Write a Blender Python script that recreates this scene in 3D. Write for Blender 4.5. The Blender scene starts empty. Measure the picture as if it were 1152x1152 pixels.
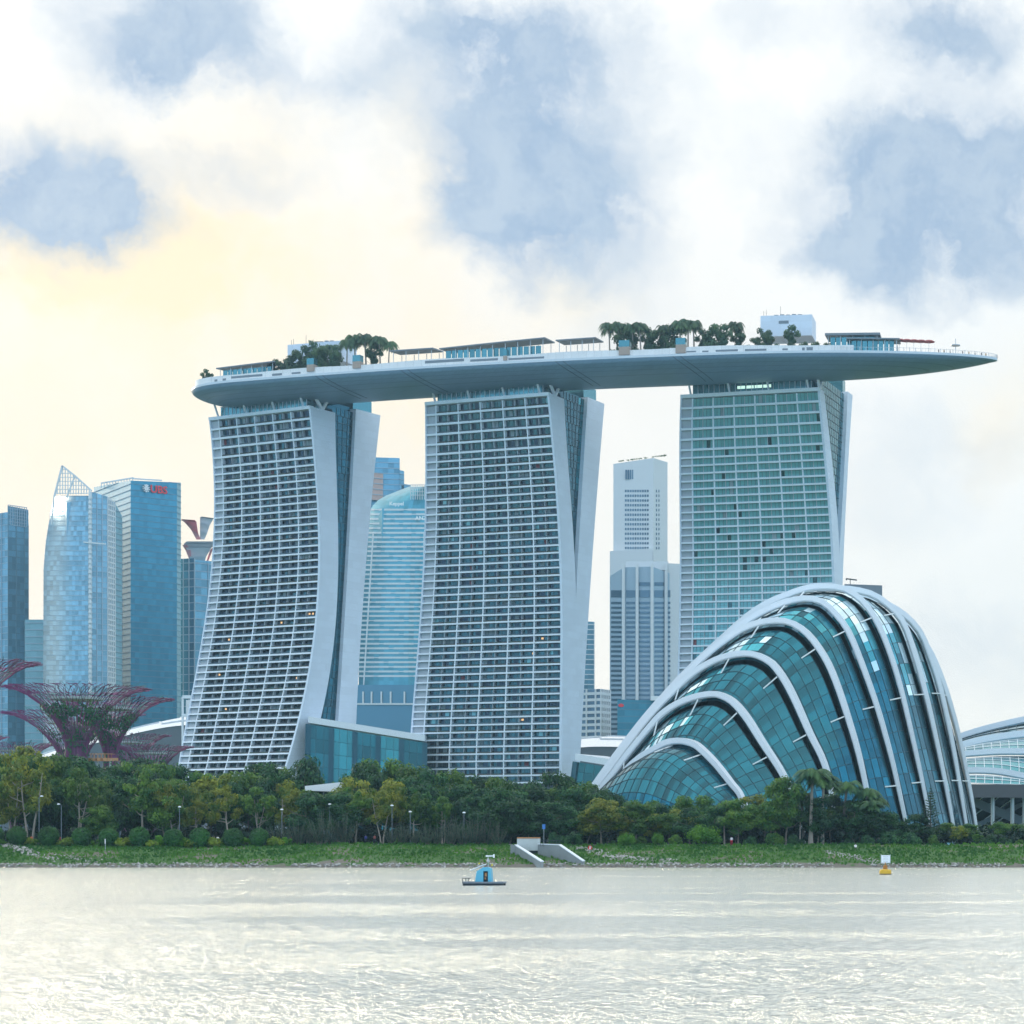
import bpy, math, random
import numpy as np
from mathutils import Vector, Matrix, noise
rnd = random.Random(7)
# ------------------------------------------------------------------ camera
PX, HY, F, H = 930.0, 957.5, 2560.0, 2.9      # principal point / horizon / focal length in photo pixels, eye height
S = bpy.context.scene
cam = bpy.data.cameras.new("camera"); camo = bpy.data.objects.new("camera", cam)
S.collection.objects.link(camo); S.camera = camo
camo.location = (0, 0, H); camo.rotation_euler = (math.radians(90), 0, 0)
cam.sensor_width = 36; cam.lens = 36 * F / 1152
cam.shift_x = -(PX - 576) / 1152; cam.shift_y = (HY - 576) / 1152
cam.clip_start = 1; cam.clip_end = 20000
# ------------------------------------------------------------------ view, world, sun
S.view_settings.view_transform = 'Standard'; S.view_settings.look = 'None'
S.view_settings.exposure = 0.17; S.view_settings.gamma = 1
S.cycles.max_bounces = 7; S.cycles.diffuse_bounces = 3; S.cycles.glossy_bounces = 3
S.cycles.transmission_bounces = 3; S.cycles.transparent_max_bounces = 6; S.cycles.volume_bounces = 0
S.cycles.use_adaptive_sampling = True; S.cycles.adaptive_threshold = 0.02
SUN_AZ, SUN_EL = math.radians(-42), math.radians(14)     # low, behind the skyline on the left
SUN_STRENGTH, HAZE = 1.0, 0.000095

world = bpy.data.worlds.new("World"); S.world = world; world.use_nodes = True
def make_world():
    nt = world.node_tree; N = nt.nodes; L = nt.links; N.clear()
    out = N.new('ShaderNodeOutputWorld'); bg = N.new('ShaderNodeBackground'); L.new(bg.outputs[0], out.inputs[0])
    def math_(op, a, b=None, c=None):
        n = N.new('ShaderNodeMath'); n.operation = op
        for i, v in enumerate((a, b, c)):
            if v is None: continue
            if isinstance(v, (int, float)): n.inputs[i].default_value = v
            else: L.new(v, n.inputs[i])
        return n.outputs[0]
    def vm(op, a, b):
        n = N.new('ShaderNodeVectorMath'); n.operation = op
        for i, v in enumerate((a, b)):
            if isinstance(v, (tuple, list)): n.inputs[i].default_value = v
            else: L.new(v, n.inputs[i])
        return n
    def mr(v, a, b, c, d, kind='SMOOTHSTEP'):
        n = N.new('ShaderNodeMapRange'); n.interpolation_type = kind; L.new(v, n.inputs[0])
        for i, x in enumerate((a, b, c, d)): n.inputs[i + 1].default_value = x
        return n.outputs[0]
    def mixc(f, a, b):
        n = N.new('ShaderNodeMix'); n.data_type = 'RGBA'
        if isinstance(f, (int, float)): n.inputs[0].default_value = f
        else: L.new(f, n.inputs[0])
        for i, v in ((6, a), (7, b)):
            if isinstance(v, tuple): n.inputs[i].default_value = (*v, 1)
            else: L.new(v, n.inputs[i])
        return n.outputs[2]
    tc = N.new('ShaderNodeTexCoord'); sep = N.new('ShaderNodeSeparateXYZ'); L.new(tc.outputs['Generated'], sep.inputs[0])
    x, y, z = sep.outputs
    az = math_('ARCTAN2', x, y)
    el = math_('ARCTAN2', z, math_('SQRT', math_('ADD', math_('MULTIPLY', x, x), math_('MULTIPLY', y, y))))
    cmb = N.new('ShaderNodeCombineXYZ'); L.new(az, cmb.inputs[0]); L.new(el, cmb.inputs[1])
    P = cmb.outputs[0]
    def noise_(vec, scale, detail, rough=.55, lac=2.0):
        n = N.new('ShaderNodeTexNoise'); n.inputs['Scale'].default_value = scale; n.inputs['Detail'].default_value = detail
        n.inputs['Roughness'].default_value = rough; n.inputs['Lacunarity'].default_value = lac; L.new(vec, n.inputs['Vector']); return n
    w1 = noise_(P, 20, 8, .62)
    d1 = vm('SCALE', vm('SUBTRACT', w1.outputs['Color'], (.5, .5, .5)).outputs[0], (0, 0, 0)); d1.inputs['Scale'].default_value = .06
    PW = vm('ADD', P, d1.outputs[0]).outputs[0]
    def ae(px, py):
        a = math.atan((px - PX) / F); return a, math.atan((HY - py) / F * math.cos(a))
    def blobs(lst):
        tot = None
        for px, py, rx, ry, s in lst:
            a, e = ae(px, py)
            d = vm('MULTIPLY', vm('SUBTRACT', PW, (a, e, 0)).outputs[0], (F / rx, F / ry, 0))
            ln = N.new('ShaderNodeVectorMath'); ln.operation = 'LENGTH'; L.new(d.outputs[0], ln.inputs[0])
            v = mr(ln.outputs['Value'], 1.55, 0.0, 0, s)
            tot = v if tot is None else math_('ADD', tot, v)
        return tot
    fb = noise_(PW, 30, 9, .64); fb2 = noise_(P, 7, 6, .55)
    # dark blue-grey banks of cloud
    cl = blobs([(215, 45, 108, 52, 1.1), (165, 85, 80, 30, .5), (45, 225, 110, 58, 1.05), (110, 260, 70, 40, .5), (520, 40, 120, 45, .6), (620, 75, 130, 55, .75), (400, 95, 80, 30, .4), (560, 225, 85, 75, .95), (650, 235, 110, 70, .95), (600, 150, 120, 50, .5), (590, 300, 70, 35, .35),
                (1090, 200, 120, 75, 1.1), (990, 225, 100, 70, .9), (960, 290, 100, 35, .8), (1110, 290, 90, 50, .7), (1060, 40, 85, 45, .8), (260, 195, 90, 30, .35), (850, 30, 90, 30, .3), (1060, 330, 120, 30, .3),
                (1050, 500, 150, 60, .28), (1110, 720, 150, 80, .32), (1010, 580, 110, 50, .22), (760, 390, 160, 30, .2), (700, 330, 110, 40, .2), (880, 190, 60, 90, .15), (560, 120, 200, 130, .32), (1050, 130, 140, 160, .3), (210, 60, 150, 80, .2), (60, 215, 150, 80, .2)])
    gen = mr(fb2.outputs['Fac'], .5, .7, 0, .5)                     # other banks all round
    front = mr(math_('ABSOLUTE', math_('ADD', az, .14)), .28, .5, 0, 1)
    high = mr(el, .37, .5, 0, 1)
    far = math_('MAXIMUM', front, high)
    cl = math_('ADD', cl, math_('MULTIPLY', gen, far))
    cl = math_('MULTIPLY', cl, mr(fb.outputs['Fac'], .32, .64, .5, 1.32, 'LINEAR'))
    veil = mr(noise_(PW, 13, 8, .6).outputs['Fac'], .42, .68, 0, .26, 'LINEAR')
    cl = math_('ADD', cl, math_('MULTIPLY', veil, mr(el, .17, .30, .25, 1)))
    cmask = mr(cl, .10, 1.02, 0, 1, 'LINEAR')
    warm = blobs([(190, 255, 190, 90, .75), (75, 300, 150, 45, .6), (470, 215, 60, 110, .5), (300, 140, 90, 50, .35), (250, 330, 330, 90, .35), (640, 330, 60, 50, .35), (1130, 470, 60, 70, .4),
                  (120, 470, 300, 160, .45), (500, 480, 110, 110, .5), (40, 130, 90, 50, .2)])
    warm = math_('MINIMUM', math_('MULTIPLY', warm, mr(fb.outputs['Fac'], .3, .6, .55, 1.05, 'LINEAR')), 1.0)
    # clear part: cream low left, white higher, pale blue-grey to the right
    base = mixc(mr(az, -.36, .06, 0, 1, 'LINEAR'), (.93, .845, .735), (.86, .885, .875))
    base = mixc(mr(el, .16, .38, 0, 1), base, (.97, .985, .965))
    base = mixc(mr(fb2.outputs['Fac'], .4, .66, 0, .35), base, (1.0, 1.0, .98))
    base = mixc(warm, base, (1.0, .855, .60))
    ccol = mixc(mr(fb.outputs['Fac'], .35, .65, 0, 1), (.34, .465, .63), (.48, .585, .70))
    col = mixc(cmask, base, ccol)
    # away from the sunset the same sky is bluer; overhead it is brighter
    sky = N.new('ShaderNodeTexSky'); sky.sky_type = 'NISHITA'; sky.sun_disc = False
    sky.sun_elevation = SUN_EL; sky.sun_rotation = SUN_AZ
    nish = vm('SCALE', sky.outputs[0], (0, 0, 0)); nish.inputs['Scale'].default_value = .10
    back = mixc(cmask, (.60, 1.0, 1.40), (.48, .76, 1.08))
    backd = mr(math_('ABSOLUTE', math_('ADD', az, .14)), .5, 1.5, 0, 1)
    col = mixc(backd, col, back)
    col = mixc(mr(el, .365, .62, 0, 1), col, mixc(cmask, (1.34, 1.38, 1.38), (1.0, 1.1, 1.18)))
    col = vm('ADD', vm('SCALE', col, (0, 0, 0)).outputs[0], (0, 0, 0))
    sc = col.inputs[0].links[0].from_node; sc.inputs['Scale'].default_value = .94
    n2 = vm('SCALE', nish.outputs[0], (0, 0, 0)); n2.inputs['Scale'].default_value = .12
    fin = vm('ADD', col.outputs[0], n2.outputs[0])
    L.new(fin.outputs[0], bg.inputs[0]); bg.inputs[1].default_value = 1.0
make_world()
sl = bpy.data.lights.new("sun", 'SUN'); sl.energy = SUN_STRENGTH; sl.angle = math.radians(10); sl.color = (1, .86, .66)
so = bpy.data.objects.new("sun", sl); S.collection.objects.link(so)
sd = Vector((math.sin(SUN_AZ) * math.cos(SUN_EL), math.cos(SUN_AZ) * math.cos(SUN_EL), math.sin(SUN_EL)))
so.rotation_euler = sd.to_track_quat('Z', 'Y').to_euler()

# ------------------------------------------------------------------ helpers
def P(px, py, Y): return Vector(((px - PX) / F * Y, Y, H + (HY - py) / F * Y))
def X(px, Y): return (px - PX) / F * Y
def Z(py, Y): return H + (HY - py) / F * Y
def on_plane(px, py, C, n):
    r = Vector(((px - PX) / F, 1, (HY - py) / F)); O = Vector((0, 0, H))
    return O + r * ((C - O).dot(n) / r.dot(n))
def link(o): S.collection.objects.link(o); return o
def tag(o, label=None, cat=None, group=None, kind=None):
    if label: o['label'] = label
    if cat: o['category'] = cat
    if group: o['group'] = group
    if kind: o['kind'] = kind
    return o
def root(name, loc, label, cat, group=None):
    o = bpy.data.objects.new(name, None); o.location = loc; o.empty_display_size = 1
    return tag(link(o), label, cat, group)
ORD = ['', 'first', 'second', 'third', 'fourth', 'fifth', 'sixth', 'seventh', 'eighth', 'ninth', 'tenth', 'eleventh', 'twelfth', 'thirteenth', 'fourteenth', 'fifteenth',
       'sixteenth', 'seventeenth', 'eighteenth', 'nineteenth', 'twentieth']
def ordn(i):
    if i <= 20: return ORD[i]
    return ['twenty', 'thirty', 'forty', 'fifty'][i // 10 - 2] + '-' + ORD[i % 10] if i % 10 else {30: 'thirtieth', 40: 'fortieth', 50: 'fiftieth'}[i]

class MB:
    def __init__(s): s.v = []; s.f = []; s.m = []
    def add(s, vs, fs, m=0):
        k = len(s.v); s.v.extend([tuple(v) for v in vs])
        for f in fs: s.f.append(tuple(k + i for i in f)); s.m.append(m)
    def quad(s, a, b, c, d, m=0): s.add((a, b, c, d), ((0, 1, 2, 3),), m)
    def hexa(s, b, t, m=0):       # bottom ring, top ring (same length)
        n = len(b); s.add(list(b) + list(t), [tuple(range(n))[::-1], tuple(range(n, 2 * n))] + [(i, (i + 1) % n, n + (i + 1) % n, n + i) for i in range(n)], m)
    def box(s, c, sx, sy, sz, rz=0, m=0):
        c = Vector(c); R = Matrix.Rotation(rz, 3, 'Z')
        q = [R @ Vector((a * sx / 2, b * sy / 2, 0)) for a, b in ((-1, -1), (1, -1), (1, 1), (-1, 1))]
        s.hexa([c + p - Vector((0, 0, sz / 2)) for p in q], [c + p + Vector((0, 0, sz / 2)) for p in q], m)
    def box2(s, a, b, m=0):
        (x0, y0, z0), (x1, y1, z1) = a, b
        s.hexa([(x0, y0, z0), (x1, y0, z0), (x1, y1, z0), (x0, y1, z0)], [(x0, y0, z1), (x1, y0, z1), (x1, y1, z1), (x0, y1, z1)], m)
    def beam(s, a, b, w, h, m=0, up=Vector((0, 0, 1))):
        a = Vector(a); b = Vector(b); d = (b - a).normalized(); r = d.cross(up)
        if r.length < 1e-3: r = d.cross(Vector((0, 1, 0)))
        r.normalize(); u = r.cross(d)
        q = [r * (i * w / 2) + u * (j * h / 2) for i, j in ((-1, -1), (1, -1), (1, 1), (-1, 1))]
        s.hexa([a + p for p in q], [b + p for p in q], m)
    def tube(s, pts, rs, n=6, m=0, cap=True):
        pts = [Vector(p) for p in pts]; rings = []; u = None
        for i, p in enumerate(pts):
            d = (pts[min(i + 1, len(pts) - 1)] - pts[max(i - 1, 0)]).normalized()
            if u is None:
                u = d.cross(Vector((0, 0, 1)));
                if u.length < .05: u = d.cross(Vector((1, 0, 0)))
            u = (u - d * u.dot(d)).normalized(); w = d.cross(u); r = rs[i] if hasattr(rs, '__len__') else rs
            rings.append([p + (u * math.cos(2 * math.pi * k / n) + w * math.sin(2 * math.pi * k / n)) * r for k in range(n)])
        vs = [q for ring in rings for q in ring]; fs = []
        for i in range(len(rings) - 1):
            for k in range(n): fs.append((i * n + k, i * n + (k + 1) % n, (i + 1) * n + (k + 1) % n, (i + 1) * n + k))
        if cap: fs += [tuple(range(n))[::-1], tuple((len(rings) - 1) * n + k for k in range(n))]
        s.add(vs, fs, m)
    def lathe(s, prof, c=(0, 0, 0), n=16, m=0):
        c = Vector(c); vs = []; fs = []
        for r, z in prof: vs += [c + Vector((r * math.cos(2 * math.pi * k / n), r * math.sin(2 * math.pi * k / n), z)) for k in range(n)]
        for i in range(len(prof) - 1):
            for k in range(n): fs.append((i * n + k, i * n + (k + 1) % n, (i + 1) * n + (k + 1) % n, (i + 1) * n + k))
        fs += [tuple(range(n))[::-1], tuple((len(prof) - 1) * n + k for k in range(n))]
        s.add(vs, fs, m)
    def build(s, name, mats, parent=None, smooth=False, kind=None, label=None):
        me = bpy.data.meshes.new(name); off = Vector((0, 0, 0)); p = parent
        while p is not None: off += p.location; p = p.parent
        me.from_pydata([tuple(Vector(v) - off) for v in s.v] if off.length else s.v, [], s.f)
        if not isinstance(mats, (list, tuple)): mats = [mats]
        for m in mats: me.materials.append(m)
        if len(mats) > 1: me.polygons.foreach_set('material_index', s.m)
        if smooth: me.polygons.foreach_set('use_smooth', [True] * len(me.polygons))
        me.update()
        o = bpy.data.objects.new(name, me); o.parent = parent
        if kind: o['kind'] = kind
        if label: o['label'] = label
        return link(o)
def copy_tree(o, parent=None):
    c = o.copy(); link(c); c.parent = parent
    for ch in [k for k in o.children]: copy_tree(ch, c)
    return c

# ------------------------------------------------------------------ materials
def mat(name, col, rough=.6, metal=0, spec=.5, var=0, vscale=1.0, emis=None, island=0, obj=0, bump=0, bscale=1.0, brick=None, col2=None, ior=None):
    m = bpy.data.materials.new(name); m.use_nodes = True; nt = m.node_tree; N = nt.nodes; L = nt.links
    b = N['Principled BSDF']; b.inputs['Roughness'].default_value = rough; b.inputs['Metallic'].default_value = metal
    b.inputs['Specular IOR Level'].default_value = spec
    if ior: b.inputs['IOR'].default_value = ior
    rgb = N.new('ShaderNodeRGB'); rgb.outputs[0].default_value = (*col, 1); cur = rgb.outputs[0]
    tc = N.new('ShaderNodeNewGeometry'); pos = tc.outputs['Position']
    def noi(scale, det=5):
        n = N.new('ShaderNodeTexNoise'); n.inputs['Scale'].default_value = scale; n.inputs['Detail'].default_value = det; L.new(pos, n.inputs['Vector']); return n.outputs['Fac']
    if col2 is not None:
        mx = N.new('ShaderNodeMix'); mx.data_type = 'RGBA'; r = N.new('ShaderNodeMapRange'); L.new(noi(vscale * .6), r.inputs[0])
        r.inputs[1].default_value = .42; r.inputs[2].default_value = .6; L.new(r.outputs[0], mx.inputs[0]); L.new(cur, mx.inputs[6]); mx.inputs[7].default_value = (*col2, 1); cur = mx.outputs[2]
    def vmul(fac, lo, hi):
        nonlocal cur
        r = N.new('ShaderNodeMapRange'); L.new(fac, r.inputs[0]); r.inputs[3].default_value = lo; r.inputs[4].default_value = hi
        h = N.new('ShaderNodeHueSaturation'); L.new(r.outputs[0], h.inputs['Value']); L.new(cur, h.inputs['Color']); cur = h.outputs[0]
    if var: vmul(noi(vscale), 1 - var, 1 + var)
    if island: vmul(tc.outputs['Random Per Island'], 1 - island, 1 + island)
    if obj:
        oi = N.new('ShaderNodeObjectInfo'); vmul(oi.outputs['Random'], 1 - obj, 1 + obj)
    if brick:
        w, h_, dark = brick
        sp = N.new('ShaderNodeSeparateXYZ'); L.new(pos, sp.inputs[0]); ad = N.new('ShaderNodeMath'); L.new(sp.outputs[0], ad.inputs[0]); L.new(sp.outputs[1], ad.inputs[1])
        cb = N.new('ShaderNodeCombineXYZ'); L.new(ad.outputs[0], cb.inputs[0]); L.new(sp.outputs[2], cb.inputs[1])
        br = N.new('ShaderNodeTexBrick'); L.new(cb.outputs[0], br.inputs['Vector']); br.inputs['Scale'].default_value = 1; br.inputs['Brick Width'].default_value = w; br.inputs['Row Height'].default_value = h_
        br.inputs['Mortar Size'].default_value = .07; br.offset = .5
        br.inputs['Color1'].default_value = (1, 1, 1, 1); br.inputs['Color2'].default_value = (.93, .93, .93, 1); br.inputs['Mortar'].default_value = (dark, dark, dark, 1)
        mx = N.new('ShaderNodeMix'); mx.data_type = 'RGBA'; mx.blend_type = 'MULTIPLY'; mx.inputs[0].default_value = 1; L.new(cur, mx.inputs[6]); L.new(br.outputs[0], mx.inputs[7]); cur = mx.outputs[2]
    L.new(cur, b.inputs['Base Color'])
    if bump:
        bp = N.new('ShaderNodeBump'); bp.inputs['Strength'].default_value = bump; bp.inputs['Distance'].default_value = .2; L.new(noi(bscale), bp.inputs['Height']); L.new(bp.outputs[0], b.inputs['Normal'])
    if emis:
        b.inputs['Emission Color'].default_value = (*emis[0], 1); b.inputs['Emission Strength'].default_value = emis[1]
    return m
def leafmat(name, c1, c2, trans=.3, vscale=.35):
    m = bpy.data.materials.new(name); m.use_nodes = True; nt = m.node_tree; N = nt.nodes; L = nt.links
    b = N['Principled BSDF']; b.inputs['Roughness'].default_value = .55; b.inputs['Specular IOR Level'].default_value = .35
    g = N.new('ShaderNodeNewGeometry'); oi = N.new('ShaderNodeObjectInfo'); tc = N.new('ShaderNodeTexCoord')
    no = N.new('ShaderNodeTexNoise'); no.inputs['Scale'].default_value = vscale; no.inputs['Detail'].default_value = 3; L.new(tc.outputs['Object'], no.inputs['Vector'])
    r = N.new('ShaderNodeMapRange'); L.new(no.outputs['Fac'], r.inputs[0]); r.inputs[1].default_value = .38; r.inputs[2].default_value = .64
    a = N.new('ShaderNodeMath'); a.operation = 'MULTIPLY_ADD'; L.new(g.outputs['Random Per Island'], a.inputs[0]); a.inputs[1].default_value = .5; a.inputs[2].default_value = -.25
    a2 = N.new('ShaderNodeMath'); L.new(a.outputs[0], a2.inputs[0]); L.new(r.outputs[0], a2.inputs[1]); a2.use_clamp = True
    mx = N.new('ShaderNodeMix'); mx.data_type = 'RGBA'; L.new(a2.outputs[0], mx.inputs[0]); mx.inputs[6].default_value = (*c1, 1); mx.inputs[7].default_value = (*c2, 1)
    h = N.new('ShaderNodeHueSaturation'); r2 = N.new('ShaderNodeMapRange'); L.new(oi.outputs['Random'], r2.inputs[0]); r2.inputs[3].default_value = .75; r2.inputs[4].default_value = 1.3
    L.new(r2.outputs[0], h.inputs['Value']); L.new(mx.outputs[2], h.inputs['Color'])
    L.new(h.outputs[0], b.inputs['Base Color'])
    t = N.new('ShaderNodeBsdfTranslucent'); h2 = N.new('ShaderNodeHueSaturation'); h2.inputs['Value'].default_value = 1.7; h2.inputs['Hue'].default_value = .485; L.new(h.outputs[0], h2.inputs['Color']); L.new(h2.outputs[0], t.inputs[0])
    ms = N.new('ShaderNodeMixShader'); ms.inputs[0].default_value = trans; L.new(b.outputs[0], ms.inputs[1]); L.new(t.outputs[0], ms.inputs[2])
    L.new(ms.outputs[0], N['Material Output'].inputs[0]); return m
def glassmat(name, col, rough=.08, rpanel=.25, spec=.8):
    """opaque looking architectural glass: dark body, clear reflection, each pane a little different"""
    return mat(name, col, rough=rough, metal=.72, spec=spec, island=rpanel, ior=1.5)
M = dict(
    white=mat('white_paint', (.73, .79, .85), .5, var=.05, vscale=.05),
    wall=mat('white_wall_panels', (.64, .74, .86), .5, var=.05, vscale=.03, brick=(7, 3.05, .86)),
    slab=mat('balcony_white', (.72, .80, .89), .55, var=.06, vscale=.4),
    podg=glassmat('podium_glass', (.006, .11, .13), .12, .3), podl=glassmat('podium_glass_light', (.03, .22, .24), .12, .2),
    wframe=mat('window_frame', (.06, .09, .11), .5),
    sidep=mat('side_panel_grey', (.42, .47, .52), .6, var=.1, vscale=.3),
    soffit_shade=mat('recess_shade_grey', (.20, .24, .28), .7),  # inner slab and underside: the shade of the recess put into a darker colour
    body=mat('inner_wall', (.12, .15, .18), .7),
    hull=mat('hull_metal_panels', (.17, .28, .40), .45, metal=.3, brick=(3.2, 1.1, .7), var=.05, vscale=.05),
    rim=mat('hull_rim', (.55, .62, .68), .4, metal=.2),
    deckw=mat('deck_parapet', (.74, .77, .8), .5, var=.05, vscale=.3, brick=(2.5, 5, .8)),
    deck=mat('deck_floor', (.35, .33, .3), .8, var=.1, vscale=.2),
    dark=mat('dark_trim', (.03, .045, .055), .5), joint=mat('joint_dark', (.06, .08, .10), .7),
    brown=mat('brown_cladding', (.36, .29, .25), .7, var=.1, vscale=.5), slate=mat('roof_slate', (.16, .2, .24), .5, var=.08, vscale=.2),
    gdark=glassmat('window_glass_dark', (.011, .034, .058), .12), gmid=glassmat('window_glass_mid', (.03, .11, .13), .12), gteal=mat('window_glass_teal', (.17, .44, .48), .18, metal=.3, spec=.7, island=.14),
    curtain=mat('curtain_pale', (.22, .29, .31), .8, island=.3), lamp=mat('lit_window', (.6, .4, .2), .5, emis=((1, .58, .25), .9)), cool=mat('lit_lounge', (.5, .7, .6), .5, emis=((.7, 1, .85), .8)),
    red=mat('red_curtain', (.25, .05, .06), .7), rail=mat('balustrade', (.02, .05, .07), .2, spec=.7, var=.3, vscale=.5), plant=mat('balcony_planter', (.05, .035, .035), .8, var=.4, vscale=1.2, col2=(.025, .06, .035)),
    atrium=glassmat('atrium_glass', (.004, .085, .115), .1, .3), atrl=glassmat('atrium_glass_light', (.02, .22, .26), .12, .2), lounge=glassmat('lounge_glass', (.09, .26, .29), .15, .2),
    dome=glassmat('dome_glass', (.008, .125, .17), .06, .5, 1.0), dome_glare=glassmat('dome_sky_glare', (.62, .80, .86), .1, .3), dome_halfglare=glassmat('dome_sky_glare_half', (.06, .34, .40), .08, .3), domed=glassmat('fold_shade_pier_dark', (.006, .055, .075), .15, .2),
    rib=mat('rib_white_steel', (.70, .76, .82), .4, var=.03, vscale=.2), mull=mat('mullion_dark', (.012, .045, .06), .5), strutw=mat('white_strut', (.75, .8, .82), .4),
    conc=mat('concrete', (.24, .27, .28), .85, var=.16, vscale=.7, brick=(4, 9, .8)), concd=mat('concrete_wet', (.10, .12, .11), .5, var=.2, vscale=1),
    bark=mat('bark', (.17, .145, .12), .9, var=.3, vscale=2, bump=.5, bscale=6), barkp=mat('bark_pale', (.30, .265, .23), .9, var=.25, vscale=2),
    steelp=mat('purple_steel', (.20, .04, .15), .5, metal=.2, island=.3), steelg=mat('green_steel', (.1, .26, .25), .5, island=.2), core=mat('core_concrete', (.13, .12, .14), .8),
    orange=mat('walkway_orange', (.5, .24, .10), .6), shell=mat('white_shell_roof', (.80, .82, .84), .45, var=.03, vscale=.05), shade=mat('grey_shell_seam', (.45, .52, .58), .6),
    steel=mat('galvanised', (.45, .48, .5), .4, metal=.6),
)

# ------------------------------------------------------------------ the setting: water, land, path
def make_water():
    mb = MB(); xs = [-3000, -600, 600, 3000]; ys = [-400, 0, 440, 441]
    for i in range(3):
        for j in range(3): mb.quad((xs[i], ys[j], -.22), (xs[i + 1], ys[j], -.22), (xs[i + 1], ys[j + 1], -.22), (xs[i], ys[j + 1], -.22))
    # real wind chop where the bay is near enough to show it
    rg = np.random.RandomState(4); nx, ny = 760, 470
    yy = 24 * np.exp(np.linspace(0, math.log(405 / 24.0), ny)); uu = (np.linspace(-160, 1330, nx) - PX) / F
    YY = np.repeat(yy[:, None], nx, 1); XX = uu[None, :] * YY; hz = np.zeros_like(XX)
    for _ in range(110):
        lam = .26 * (6 ** rg.rand()); ang_ = rg.normal(-.25, 1.0); kx, ky = 2 * math.pi / lam * math.sin(ang_), 2 * math.pi / lam * math.cos(ang_)
        hz += .0026 * np.minimum(1, 110 / YY) ** .5 * lam ** .6 * np.clip(lam / (.0045 * YY) - .55, 0, 1) * np.sin(kx * XX + ky * YY + rg.rand() * 6.28)
    patch = .88 + .12 * np.sin(XX * .05 + 1.3 + .9 * np.sin(YY * .021)) * np.sin(YY * .033 + .4 * np.sin(XX * .07))
    hz *= patch; st = len(mb.v); mb.v.extend(zip(XX.ravel().tolist(), YY.ravel().tolist(), hz.ravel().tolist()))
    idx = np.arange(ny * nx).reshape(ny, nx) + st; q4 = np.stack([idx[:-1, :-1], idx[:-1, 1:], idx[1:, 1:], idx[1:, :-1]], -1).reshape(-1, 4); mb.f.extend(map(tuple, q4.tolist())); mb.m.extend([0] * len(q4))
    m = bpy.data.materials.new('bay_water'); m.use_nodes = True; nt = m.node_tree; N = nt.nodes; L = nt.links
    b = N['Principled BSDF']; b.inputs['Base Color'].default_value = (.86, .86, .78, 1); b.inputs['Metallic'].default_value = .85; b.inputs['Roughness'].default_value = .17
    b.inputs['IOR'].default_value = 1.5; b.inputs['Specular IOR Level'].default_value = .9
    g = N.new('ShaderNodeNewGeometry')
    def layer(sx, sy, scale, det, rough):
        mp = N.new('ShaderNodeMapping'); mp.inputs['Scale'].default_value = (sx, sy, 1); L.new(g.outputs['Position'], mp.inputs[0])
        n = N.new('ShaderNodeTexNoise'); n.inputs['Scale'].default_value = scale; n.inputs['Detail'].default_value = det; n.inputs['Roughness'].default_value = rough
        L.new(mp.outputs[0], n.inputs['Vector']); return n.outputs['Fac']
    a = layer(1.6, .6, 5, 4, .66); c = layer(1, 1, .25, 3, .5); w = layer(.02, .06, 1, 3, .6)
    s1 = N.new('ShaderNodeMath'); s1.operation = 'MULTIPLY_ADD'; L.new(c, s1.inputs[0]); s1.inputs[1].default_value = .35; L.new(a, s1.inputs[2])
    bp = N.new('ShaderNodeBump'); bp.inputs['Distance'].default_value = .5
    mr = N.new('ShaderNodeMapRange'); L.new(w, mr.inputs[0]); mr.inputs[1].default_value = .3; mr.inputs[2].default_value = .7; mr.inputs[3].default_value = .55; mr.inputs[4].default_value = 1
    L.new(mr.outputs[0], bp.inputs['Strength']); L.new(s1.outputs[0], bp.inputs['Height']); L.new(bp.outputs[0], b.inputs['Normal'])
    o = mb.build('water', m, smooth=True); tag(o, kind='structure')
make_water()

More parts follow.
